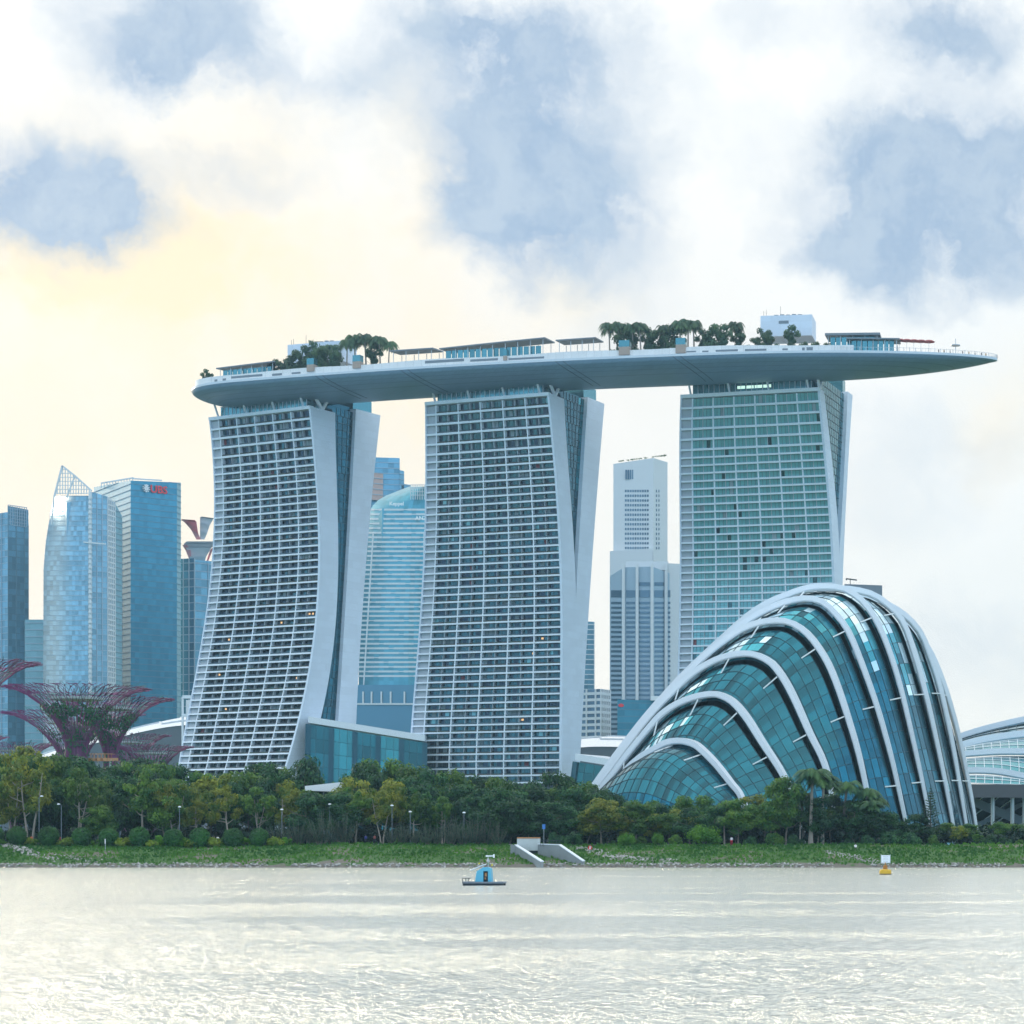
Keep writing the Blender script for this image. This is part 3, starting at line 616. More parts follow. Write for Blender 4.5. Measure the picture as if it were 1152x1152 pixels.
for i, (px0, px1, py0, py1) in enumerate(((345, 353, 410, 417.5), (396.5, 405, 406.5, 414), (566, 570, 400, 405), (696, 708, 390, 399), (760, 771, 387.5, 397))):
    def ex(r, a, b, z0, z1, v0, v1):
        q = MB(); q.hexa([dk(a, v0, z1), dk(b, v0, z1), dk(b, v1, z1), dk(a, v1, z1)], [dk(a, v0, z1 + 2.6), dk(b, v0, z1 + 2.6), dk(b, v1, z1 + 2.6), dk(a, v1, z1 + 2.6)]); q.build('glass_screen', M['lounge'], r)
    deck_box('deck_kiosk', px0, px1, py0, py1, -HW + .3, -HW + 3.2, M['brown'], ['brown service box on the deck rim, leftmost, below the trees', 'brown service box on the deck rim above the gap after the leftmost tower',
             'small brown service box on the deck rim above the middle tower', 'brown service box on the deck rim under the leftmost palms of the big grove', 'brown service box on the deck rim at the middle of the palm grove'][i], 'service box', 'brown boxes along the deck rim', ex)
canopy(243, 308, 411, -13, -3, 'low glazed pavilion with flat roof near the left end of the roof deck', walls=True, rise=.9)
canopy(438, 487, 392.5, -12, -2, 'open flat-roofed pavilion on the deck just right of the left tree group')
canopy(494, 613, 388, -11, 1, 'longest flat-roofed pavilion, on the deck above the middle tower', rise=2.0, walls=True)
canopy(625, 670, 381, -9, 2, 'pavilion with raised flat roof beside the big palm grove', rise=.3)
canopy(928, 990, 374, -9, 6, 'dark low-curved restaurant roof on the deck right of the white block', walls=True, rise=-.2, thick=.9)
canopy(952, 1012, 379, -12, 0, 'lower restaurant terrace roof over the deck near the red parasols', walls=True, rise=-.6)
for i, px in enumerate((1004, 1012, 1020, 1028, 1036, 1045)):
    v = -6; a = xdeck(px, v); py = 380.5 + i * .35; D = dk(a, v, 0).y; z = Z(py, D)
    r = root('parasol', dk(a, v, ZR + .56), f'dark red parasol on the deck, {ordn(i + 1)} from the left of the six', 'parasol', 'red parasols on the roof deck')
    q = MB(); q.lathe([(2.6, z - .9), (1.6, z - .35), (.1, z)], c=(dk(a, v, 0).x, dk(a, v, 0).y, 0), n=8); q.build('canopy', mat('parasol_red', (.32, .06, .07), .7) if i == 0 else bpy.data.materials['parasol_red'], r)
    q = MB(); q.beam(dk(a, v, ZR + .5), dk(a, v, z), .12, .12); q.build('pole', M['steel'], r)
a = xdeck(1075, -2); r = root('mast', dk(a, -2, ZR + .56), 'thin lattice mast with a round top near the tip of the roof deck', 'mast')
q = MB(); q.beam(dk(a, -2, ZR + .5), dk(a, -2, 208.2), .25, .25); q.build('pole', M['steel'], r)
q = MB(); q.lathe([(.3, 205.1), (1.9, 205.4), (1.9, 205.7), (.3, 206)], c=(dk(a, -2, 0).x, dk(a, -2, 0).y, 0), n=12); q.build('lamp_ring', M['steel'], r)

# ------------------------------------------------------------------ vegetation prototypes
LM = dict(shrub=leafmat('leaf_clipped_shrub', (.012, .085, .015), (.03, .15, .02), .2), dark=leafmat('leaf_dark_green', (.006, .050, .026), (.035, .125, .032), .25), mid=leafmat('leaf_mid_green', (.018, .09, .02), (.10, .20, .024)),
          yellow=leafmat('leaf_yellow_green', (.05, .12, .02), (.23, .25, .03), .38), bright=leafmat('leaf_bright_green', (.05, .19, .015), (.13, .31, .025), .35),
          grey=leafmat('leaf_grey_green', (.04, .085, .06), (.075, .13, .08), .2), palm=leafmat('leaf_palm', (.012, .07, .03), (.06, .14, .035), .2),
          lime=leafmat('leaf_lime', (.14, .24, .02), (.26, .34, .04), .35), deckp=leafmat('leaf_roof_garden', (.04, .10, .06), (.09, .16, .07), .3))
def leaf(mb, p, n, s, R):
    a = R.random() * 6.283; t = Vector((math.cos(a), math.sin(a), R.uniform(-.5, .5))); u = n.cross(t)
    if u.length < .05: u = Vector((1, 0, 0))
    u.normalize(); w = n.cross(u).normalized(); u = u * s; w = w * s * R.uniform(.45, .8)
    mb.add((p - u, p - u * .1 + w, p + u, p - u * .1 - w), ((0, 1, 2, 3),))
def cloud(mb, c, r, n, s, R, flat=.8):
    for _ in range(n):
        d = Vector((R.gauss(0, 1), R.gauss(0, 1), R.gauss(0, 1))).normalized(); k = r * (R.random() ** .42)
        if R.random() < .05: k *= 1.22
        p = c + Vector((d.x * k, d.y * k, d.z * k * flat))
        nn = (d + Vector((R.uniform(-.7, .7), R.uniform(-.7, .7), R.uniform(-.2, .9)))).normalized(); leaf(mb, p, nn, s * R.uniform(.6, 1.25), R)
def proto_tree(name, seed, h, w, kind, leafm, barkm, nclump, nleaf, ls, bare=.35, forks=1):
    R = random.Random(seed); r = bpy.data.objects.new(name, None); link(r)
    tr = MB(); cr = MB(); tips = []
    cz = h * (bare + 1) / 2; rz = h * (1 - bare) / 2
    for f in range(forks):
        off = Vector((R.uniform(-.5, .5), R.uniform(-.5, .5), 0)) * (forks > 1); lean = Vector((R.uniform(-.12, .12) + (f - (forks - 1) / 2) * .16, R.uniform(-.1, .1), 0))
        pts = [off + lean * h * t + Vector((R.uniform(-.12, .12), R.uniform(-.12, .12), h * t * .72)) for t in (0, .15, .3, .5, .7, .9)]
        r0 = h * .017 / (forks ** .4); tr.tube(pts, [r0 * 1.25, r0, r0 * .85, r0 * .65, r0 * .45, r0 * .2], 6)
        for k in range(7 if forks == 1 else 5):
            t = R.uniform(.38, .85); b0 = pts[0].lerp(pts[-1], t * .98); b0 = off + lean * h * t * .9 + Vector((0, 0, h * t * .65)); a = R.random() * 6.283
            ln = w * .5 * R.uniform(.55, .95); e = b0 + Vector((math.cos(a) * ln, math.sin(a) * ln, h * R.uniform(.06, .2))); mid = b0.lerp(e, .5) + Vector((0, 0, -.03 * h))
            tr.tube([b0, mid, e], [r0 * .42, r0 * .28, r0 * .1], 5); tips += [e, mid.lerp(e, .5)]
        tips.append(pts[-1] + Vector((0, 0, h * .12)))
    cs = []
    for i in range(nclump):
        if kind == 'airy' and tips and i < len(tips): c = tips[i]
        else:
            a = R.random() * 6.283; q = R.random() ** .5; zz = R.uniform(-1, 1); rr = math.sqrt(max(0, 1 - zz * zz)) * q
            c = Vector((math.cos(a) * rr * w * .42, math.sin(a) * rr * w * .42, cz + zz * rz * .82))
        cs.append((c, (w * .5) * R.uniform(.24, .42) * (.85 if kind == 'airy' else 1)))
    tot = sum(k[1] ** 2 for k in cs)
    for c, rr in cs:
        if c.z + rr * .7 > h: c = Vector((c.x, c.y, h - rr * .7))
        cloud(cr, c, rr, int(nleaf * rr * rr / tot), ls, R, .62 if kind == 'airy' else .78)
    cr.build('crown', leafm, r); tr.build('trunk', barkm, r); return r
def proto_palm(name, seed, h, leafm, lean=.05, fl=3.2, nf=17):
    R = random.Random(seed); r = bpy.data.objects.new(name, None); link(r); tr = MB(); cr = MB()
    la = R.random() * 6.28; top = Vector((math.cos(la), math.sin(la), 0)) * lean * h + Vector((0, 0, h - fl * .35))
    pts = [Vector((top.x * t * t, top.y * t * t, top.z * t)) for t in (0, .25, .5, .75, 1)]; tr.tube(pts, [.3, .2, .17, .15, .17], 7)
    for i in range(nf):
        a = 6.283 * i / nf + R.uniform(-.15, .15); up = R.uniform(.2, 1.25); L_ = fl * R.uniform(.85, 1.1); dr = Vector((math.cos(a), math.sin(a), 0)); prev = None; n = 12
        side = Vector((-dr.y, dr.x, 0))
        for k in range(n + 1):
            t = k / n; p = top + dr * (L_ * t * (1 - .18 * t)) + Vector((0, 0, L_ * (up * t - (up * .6 + .75) * t * t)))
            if prev is not None:
                wl = .95 * math.sin(math.pi * min(1, t * .9 + .08)) * L_ / 3.2; d = (p - prev).normalized()
                for s in (-1, 1):
                    tip = prev + side * s * wl + d * wl * .5 - Vector((0, 0, wl * .55)); cr.add((prev, prev + (p - prev) * .6, tip), ((0, 1, 2),))
                    tip2 = tip + d * L_ / n * .5; q0 = prev + (p - prev) * .5; cr.add((q0, p, tip2), ((0, 1, 2),))
            prev = p
    cr.build('crown', leafm, r); tr.build('trunk', M['barkp'], r); return r
def proto_conifer(name, seed, h, w, leafm):
    R = random.Random(seed); r = bpy.data.objects.new(name, None); link(r); tr = MB(); cr = MB(); tr.tube([(0, 0, 0), (0, 0, h * .5), (0, 0, h)], [.25, .15, .03], 6)
    z = h * .08
    while z < h * .985:
        t = z / h; L_ = w * .5 * (1 - t) ** .75 * R.uniform(.8, 1.1) + .15; nb = 7
        for i in range(nb):
            a = 6.283 * i / nb + R.uniform(-.3, .3); d = Vector((math.cos(a), math.sin(a), .12)); n = max(4, int(L_ * 9))
            for k in range(n):
                q = k / n; p = Vector((0, 0, z)) + d * L_ * q + Vector((R.uniform(-.12, .12), R.uniform(-.12, .12), .25 * q * L_ * q)); leaf(cr, p, Vector((R.uniform(-.5, .5), R.uniform(-.5, .5), 1)).normalized(), .26, R)
        z += h * .045
    cr.build('crown', leafm, r); tr.build('trunk', M['bark'], r); return r
def proto_bush(name, seed, w, h, leafm, n, ls, lumpy=0):
    R = random.Random(seed); r = bpy.data.objects.new(name, None); link(r); cr = MB(); st = MB()
    if lumpy:
        for i in range(lumpy):
            a = R.random() * 6.28; q = R.random() ** .5 * .62; rr = w * .5 * R.uniform(.28, .45)
            zc = min(h - rr * .7, h * (1 - q * q) * R.uniform(.35, .8)); cloud(cr, Vector((math.cos(a) * q * w * .5, math.sin(a) * q * w * .5, max(rr * .5, zc))), rr, n // lumpy, ls, R, .8)
    else:
        for _ in range(n):
            d = Vector((R.gauss(0, 1), R.gauss(0, 1), R.gauss(0, 1))).normalized(); k = R.uniform(.82, 1.02) if R.random() < .8 else R.uniform(.4, .9)
            p = Vector((d.x * w / 2 * k, d.y * w / 2 * k, h / 2 + d.z * h / 2 * k)); leaf(cr, p, (d * .8 + Vector((R.uniform(-.5, .5), R.uniform(-.5, .5), R.uniform(0, .9)))).normalized(), ls * R.uniform(.7, 1.2), R)
    for i in range(4): a = i * 1.6; st.tube([(0, 0, 0), (math.cos(a) * w * .2, math.sin(a) * w * .2, h * .6)], [.06, .03], 5)
    cr.build('foliage', leafm, r); st.build('stem', M['bark'], r); return r
def proto_feather(name, seed, w, h, leafm):
    R = random.Random(seed); r = bpy.data.objects.new(name, None); link(r); cr = MB(); st = MB()
    for i in range(26):
        a = R.random() * 6.28; q = R.random() ** .5; b = Vector((math.cos(a) * q * w * .3, math.sin(a) * q * w * .3, 0)); hh = h * R.uniform(.55, 1) * (1 - .35 * q)
        tip = b * 1.7 + Vector((0, 0, hh)); st.tube([b * .4, tip], [.04, .01], 4)
        for k in range(46):
            t = R.uniform(.1, 1); p = (b * .4).lerp(tip, t); ln = .38 * (1.15 - t * .8); d = Vector((R.gauss(0, 1), R.gauss(0, 1), 1.2)).normalized(); s = Vector((-d.y, d.x, 0)); s = s.normalized() * .05 if s.length > .01 else Vector((.05, 0, 0))
            cr.add((p - s, p + s, p + d * ln * 1.6), ((0, 1, 2),))
    cr.build('foliage', leafm, r); st.build('stem', M['bark'], r); return r
PROTO = {}
for i in range(4): PROTO[f'dense{i}'] = proto_tree('leafy_tree', 10 + i, 15, 12, 'dense', LM['dark'], M['bark'], 26, 6500, .34, .22)
for i in range(3): PROTO[f'mid{i}'] = proto_tree('leafy_tree', 30 + i, 14, 11, 'dense', LM['mid'], M['bark'], 24, 5600, .32, .3)
for i in range(4): PROTO[f'airy{i}'] = proto_tree('slender_tree', 50 + i, 14, 8.5, 'airy', LM['yellow'] if i % 2 else LM['mid'], M['barkp'], 24, 3000, .27, .42, 1 + i % 3)
for i in range(2): PROTO[f'yel{i}'] = proto_tree('leafy_tree', 70 + i, 11, 9, 'dense', LM['yellow'], M['bark'], 22, 4400, .3, .3)
for i in range(3): PROTO[f'palm{i}'] = proto_palm('palm_tree', 80 + i, 9.5, LM['palm'], .05 if i < 2 else .14, 2.8, 30)
for i in range(2): PROTO[f'dpalm{i}'] = proto_palm('palm_tree', 90 + i, 8, LM['deckp'], .05, 3.0, 30)
PROTO['dtree0'] = proto_tree('deck_tree', 95, 9, 8, 'dense', LM['deckp'], M['bark'], 15, 1900, .36, .1); PROTO['dtree1'] = proto_tree('deck_tree', 96, 9, 7, 'dense', LM['deckp'], M['bark'], 12, 1600, .36, .15)
PROTO['con'] = proto_conifer('conifer', 100, 12, 5, LM['dark'])
PROTO['round'] = proto_bush('round_shrub', 110, 3.4, 3.3, LM['shrub'], 2600, .17); PROTO['round1'] = proto_bush('round_shrub', 111, 3.4, 3.2, LM['shrub'], 2600, .17)
PROTO['low0'] = proto_bush('low_bush', 112, 3.6, 1.6, LM['lime'], 900, .17, 7); PROTO['low1'] = proto_bush('low_bush', 113, 3.2, 1.7, LM['bright'], 900, .17, 6)
PROTO['big'] = proto_bush('broad_bush', 114, 9.5, 5.0, LM['bright'], 5200, .24, 22); PROTO['gbush'] = proto_bush('broad_bush', 115, 7, 3.6, LM['mid'], 3000, .24, 14); PROTO['dbush'] = proto_bush('broad_bush', 116, 7, 3.6, LM['dark'], 3000, .24, 14)
PROTO['hedge'] = proto_bush('deck_shrub', 117, 7, 2.6, LM['deckp'], 700, .3, 9)
PROTO['feather'] = proto_feather('feathery_shrub', 118, 4.5, 5.5, LM['grey']); PROTO['feather1'] = proto_feather('feathery_shrub', 119, 5, 5, LM['grey'])
HN = {}
for k, r in PROTO.items():
    HN[k] = max(v.co.z for ch in r.children for v in ch.data.vertices)
    r['used'] = 0
def put(kind, loc, height, label, cat, group, wscale=1.0, rot=None):
    src = PROTO[kind]
    if not src['used']: o = src; src['used'] = 1
    else: o = copy_tree(src)
    s = height / HN[kind]; o.location = loc; o.scale = (s * wscale, s * wscale, s); o.rotation_euler = (0, 0, rnd.random() * 6.28 if rot is None else rot)
    if 'used' in o and o is not src: del o['used']
    return tag(o, label, cat, group)

# roof garden
def deck_plants():
    grove = [(686, 363, 'dpalm0'), (694, 362, 'dpalm1'), (703, 364, 'dtree0'), (712, 364, 'dpalm0'), (721, 363, 'dpalm1'), (729, 367, 'dtree1'), (738, 369, 'dtree0'), (748, 366, 'dpalm0'), (757, 363, 'dtree0'), (766, 361, 'dpalm1'),
             (774, 358.5, 'dpalm0'), (781, 360, 'dpalm1'), (791, 369, 'dtree1'), (805, 362, 'dtree0'), (814, 364, 'dtree1'), (829, 362, 'dpalm1'), (830, 368, 'dtree1'), (857, 369, 'dtree0'), (866, 371, 'dtree1'), (890.5, 365, 'dtree1')]
    for i, (px, py, k) in enumerate(grove):
        v = -10 + rnd.uniform(-2, 4); x = xdeck(px, v); p = dk(x, v, ZR + .56); h = Z(py, p.y) - p.z
        put(k, p, h, f"{'palm' if 'palm' in k else 'round-crowned tree'} on the roof deck, {ordn(i + 1)} from the left of the right-hand grove", 'palm tree' if 'palm' in k else 'tree', 'trees of the right-hand deck grove', .85)
    left = [(309, 402, 'dtree1'), (318, 401, 'dtree0'), (334, 390, 'dtree0'), (346, 386, 'dtree1'), (358, 381, 'dtree0'), (369, 384, 'dtree0'), (379, 386, 'dtree1'), (390, 380, 'dpalm0'), (400, 376, 'dpalm1'), (412, 374.5, 'dpalm0'), (421, 384, 'dtree1'), (428, 377, 'dpalm1'), (437, 381, 'dpalm0'),
            (233, 413, 'dtree1'), ]
    left.sort()
    for i, (px, py, k) in enumerate(left):
        py += 1.5
        v = -10 + rnd.uniform(-2, 3); x = xdeck(px, v); p = dk(x, v, ZR + .56); h = Z(py, p.y) - p.z
        put(k, p, h, f"{'palm' if 'palm' in k else 'round-crowned tree'} on the roof deck, {ordn(i + 1)} from the left above the leftmost tower", 'palm tree' if 'palm' in k else 'tree', 'trees of the left-hand deck grove', .85)
    hs = [315, 328, 341, 360, 372, 384, 410, 424, 440, 660, 676, 690, 715, 730, 745, 758, 780, 795, 810, 826, 842, 858, 874, 890, 905, 918, 930]
    for i, px in enumerate(hs):
        v = -15.5; x = xdeck(px, v); p = dk(x, v, ZR + 2.2)
        put('hedge', p, 2.4 + rnd.uniform(-.3, .8), f'low clipped shrub along the deck parapet, {ordn(i + 1)} from the left', 'shrub', 'shrubs along the roof deck parapet', .75)
deck_plants()

# ------------------------------------------------------------------ big glass conservatory
def smooth_curve(pts, n):
    pts = [Vector(p) for p in pts]; out = []
    for i in range(len(pts) - 1):
        p0, p1, p2, p3 = pts[max(i - 1, 0)], pts[i], pts[i + 1], pts[min(i + 2, len(pts) - 1)]
        for k in range(8):
            t = k / 8; out.append(.5 * ((2 * p1) + (-p0 + p2) * t + (2 * p0 - 5 * p1 + 4 * p2 - p3) * t * t + (-p0 + 3 * p1 - 3 * p2 + p3) * t ** 3))
    out.append(pts[-1]); L_ = [0]
    for a, b in zip(out[:-1], out[1:]): L_.append(L_[-1] + (b - a).length)
    res = []; j = 0
    for i in range(n + 1):
        s = L_[-1] * i / n
        while j < len(L_) - 2 and L_[j + 1] < s: j += 1
        t = (s - L_[j]) / max(1e-6, L_[j + 1] - L_[j]); res.append(out[j].lerp(out[j + 1], max(0, min(1, t))))
    return res
def rib_mesh(pts, width, thick, nrm, taper=.6):
    mb = MB(); n = len(pts); rings = []
    for i, p in enumerate(pts):
        d = (pts[min(i + 1, n - 1)] - pts[max(i - 1, 0)]).normalized(); o = nrm.cross(d).normalized(); s = taper + (1 - taper) * math.sin(math.pi * i / (n - 1)) ** .7
        w, t = width * s / 2, thick * s
        c = .25 * w
        rings.append([p - nrm * w, p - nrm * w + o * t * .8, p - nrm * (w - c) + o * t, p + nrm * (w - c) + o * t, p + nrm * w + o * t * .8, p + nrm * w])
    vs = [v for r_ in rings for v in r_]; k = 6
    mb.add(vs, [(i * k + j, i * k + (j + 1) % k, (i + 1) * k + (j + 1) % k, (i + 1) * k + j) for i in range(n - 1) for j in range(k)]); return mb
def make_dome():
    GZ = 4.0
    Lf = (618, 490)
    ribs = [  # right foot (px, Y) and traced pixels left to right (outer edge)
        ((852, 457), [(684.7, 888), (706, 862), (722, 848), (737.7, 839), (751, 832), (764.8, 830), (777, 832), (787, 837), (805.4, 855), (823.5, 878), (837, 898)]),
        ((908, 461), [(680, 880), (706, 846), (735.4, 810), (748, 798), (762, 789), (782.8, 780.8), (803, 777.5), (815, 780), (828, 788), (843, 806), (861, 834.8), (882, 868), (896, 900)]),
        ((948, 466), [(674.5, 877.7), (700, 843), (728, 806), (752, 780), (768, 764), (783, 752), (805, 739.5), (825, 733.5), (843, 732), (858, 736), (874, 747), (892, 775), (913, 822), (933, 868)]),
        ((988, 472), [(672, 874), (700, 836), (726, 803), (750, 776), (775, 752), (800, 729), (830, 707), (852, 698), (872, 695), (890, 697), (907, 707), (922, 724), (938, 752), (955, 800), (972, 862)]),
        ((1026, 480), [(672, 874), (700, 837), (750, 775), (790, 735), (825, 706), (850, 689), (870, 679), (890, 672.5), (910, 670), (928, 675), (944, 690), (960, 714), (985, 780), (1002, 838), (1014, 890)]),
        ((1052, 489), [(672, 874), (700, 837), (750, 775), (800, 725), (850, 683), (885, 666), (905, 659), (925, 656.5), (945, 658), (960, 664), (978, 680), (996, 712), (1014, 765), (1032, 842), (1044, 900)]),
        ((1078, 500), [(672, 874), (700, 837), (750, 775), (800, 725), (850, 682), (900, 661), (940, 659), (965, 661), (985, 667), (1003, 680), (1018, 698), (1030, 730), (1045, 785), (1059, 848), (1070, 905)]),
        ((1092, 511), [(672, 874), (700, 837), (750, 775), (830, 702), (900, 668), (950, 666), (985, 672), (1008, 682), (1024, 694), (1036, 708), (1046, 730), (1060, 775), (1073, 835), (1084, 900)]),
        ((1102, 524), [(672, 874), (700, 837), (750, 775), (830, 703), (900, 672), (960, 674), (1000, 690), (1025, 705), (1045, 727), (1062, 765), (1077, 815), (1089, 870), (1097, 915)]),
    ]
    Lw = Vector((X(Lf[0], Lf[1]), Lf[1], GZ)); r = root('glass_dome', Vector((0, 485, GZ)), 'tall teal glass conservatory wrapped in curved white steel ribs', 'conservatory', 'glass conservatories')
    N = 64; curves = []; normals = []
    for (rp, ry), px in ribs:
        Rw = Vector((X(rp, ry), ry, GZ)); tdir = (Rw - Lw).normalized(); nrm = Vector((tdir.y, -tdir.x, 0))       # towards the viewer
        if nrm.y > 0: nrm = -nrm
        pts = [Lw] + [on_plane(a, b, Lw, nrm) for a, b in px] + [Rw]
        curves.append(smooth_curve(pts, N)); normals.append(nrm)
    cen = Vector((-15, 485, 0))
    for i, (c, nrm) in enumerate(zip(curves, normals)):
        # ribs stand proud of the glass
        mid = c[N // 2]; mb = rib_mesh(c, 1.9 if i else 1.6, -1.35, nrm, .45); mb.build('rib', M['rib'], r, smooth=False)
    def inset(c, i, k, dist):
        d = (c[min(i + 1, N)] - c[max(i - 1, 0)]).normalized(); o = normals[k].cross(d).normalized(); s = math.sin(math.pi * i / N) ** .5
        q = c[i] + o * dist * s
        return q
    sgn = 1 if normals[0].cross((curves[0][N // 2 + 1] - curves[0][N // 2]).normalized()).z < 0 else -1
    def strip(A, B, ca, cb, ka, kb, mb, mu, cols, d0, d1, w0, w1, mi):
        W = [w0 + (w1 - w0) * j / cols for j in range(cols + 1)]; g = []
        for i in range(N + 1):
            pa, pb = inset(ca, i, ka, sgn * d0), inset(cb, i, kb, sgn * d1); row = []
            for w in W:
                p = pa.lerp(pb, w); b = math.sin(math.pi * w) * .9 * math.sin(math.pi * i / N); row.append(p + (normals[ka] * .3 + Vector((0, 0, .6))) * b)
            g.append(row)
        for i in range(N):
            for j in range(cols):
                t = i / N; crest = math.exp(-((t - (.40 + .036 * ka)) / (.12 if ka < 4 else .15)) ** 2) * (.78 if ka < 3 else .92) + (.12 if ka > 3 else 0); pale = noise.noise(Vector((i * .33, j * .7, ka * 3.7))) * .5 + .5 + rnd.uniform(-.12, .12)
                mb.quad(g[i][j], g[i + 1][j], g[i + 1][j + 1], g[i][j + 1], 2 if pale < crest * .72 - .02 else (3 if pale < crest * .9 + .05 else mi))  # paler panes around the crest: bright sky reflection put into the glass colour
        for j in range(cols + 1): mu.tube([g[i][j] + normals[ka] * .06 for i in range(1, N)], .065, 4)
        for i in range(1, N, 2):
            if (g[i][0] - g[i][-1]).length > .8: mu.tube([q + normals[ka] * .06 for q in g[i]], .055, 4)
        return g
    for k in range(len(curves) - 1):
        mb = MB(); mu = MB(); gap = (curves[k][N * 2 // 3] - curves[k + 1][N * 2 // 3]).length
        cols = 4 if gap > 7 else 3
        g = strip(None, None, curves[k], curves[k + 1], k, k + 1, mb, mu, cols, 1.9, 2.2, .0, .90, 0)
        # fold tucked beneath the next rib, its shadow gap painted as darker glass
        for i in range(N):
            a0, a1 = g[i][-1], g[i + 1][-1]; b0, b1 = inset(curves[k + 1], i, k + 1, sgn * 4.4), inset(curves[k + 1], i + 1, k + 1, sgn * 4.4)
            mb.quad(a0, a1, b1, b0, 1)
        o = mb.build('glass_skin', [M['dome'], M['domed'], M['dome_glare'], M['dome_halfglare']], r); mu.build('glazing_bars', M['mull'], r)
        for q in range(10, N - 3, 8):
            s = MB(); i = q; a0 = inset(curves[k + 1], i, k + 1, sgn * 1.4) + normals[k + 1] * 1.0; s.tube([a0, g[i][max(0, cols - 1)]], .16, 5)
            s.build('strut', M['strutw'], r)
    # glass nose under the first rib, bulging to the ground in front
    mb = MB(); mu = MB(); A = curves[0]; nrm = normals[0]; Rw = A[-1]; rows = 9; g = []
    for i in range(N + 1):
        t = i / N; a0 = inset(A, i, 0, sgn * 2.0) ; gb = Lw.lerp(Rw, t); gb = Vector((gb.x, gb.y, GZ)) + nrm * 13 * math.sin(math.pi * t) ; row = []
        for j in range(rows + 1):
            w = j / rows; ang = w * math.pi / 2; row.append(Vector((a0.x, a0.y, 0)).lerp(Vector((gb.x, gb.y, 0)), math.sin(ang)) + Vector((0, 0, GZ + (a0.z - GZ) * math.cos(ang) ** .9 if w < 1 else GZ)))
        g.append(row)
    for i in range(N):
        for j in range(rows): mb.quad(g[i][j], g[i + 1][j], g[i + 1][j + 1], g[i][j + 1])
    for j in range(rows): mu.tube([g[i][j] + nrm * .06 for i in range(1, N)], .06, 4)
    for i in range(2, N - 1, 2): mu.tube([q + nrm * .06 for q in g[i][:rows]], .055, 4)
    mb.build('glass_nose', M['dome'], r); mu.build('glazing_bars', M['mull'], r)
    for q in (19, 27, 35, 43, 51):
        s = MB(); s.tube([inset(A, q, 0, sgn * 1.3) - nrm * .6, g[q][2]], .16, 5); s.build('strut', M['strutw'], r)
    # behind the dome: a closed rear shell so it is a building from the side too
    mb = MB(); C9 = curves[-1]; n9 = normals[-1]
    for i in range(N):
        a0, a1 = inset(C9, i, 8, sgn * 2), inset(C9, i + 1, 8, sgn * 2); t0, t1 = math.sin(math.pi * i / N), math.sin(math.pi * (i + 1) / N)
        b0 = Vector((a0.x, a0.y, GZ)) - n9 * 22 * t0; b1 = Vector((a1.x, a1.y, GZ)) - n9 * 22 * t1; m0 = a0.lerp(b0, .5) - n9 * 5 * t0 + Vector((0, 0, 6 * t0)); m1 = a1.lerp(b1, .5) - n9 * 5 * t1 + Vector((0, 0, 6 * t1))
        mb.quad(a0, a1, m1, m0); mb.quad(m0, m1, b1, b0)
    mb.build('rear_glass', M['dome'], r)
make_dome()

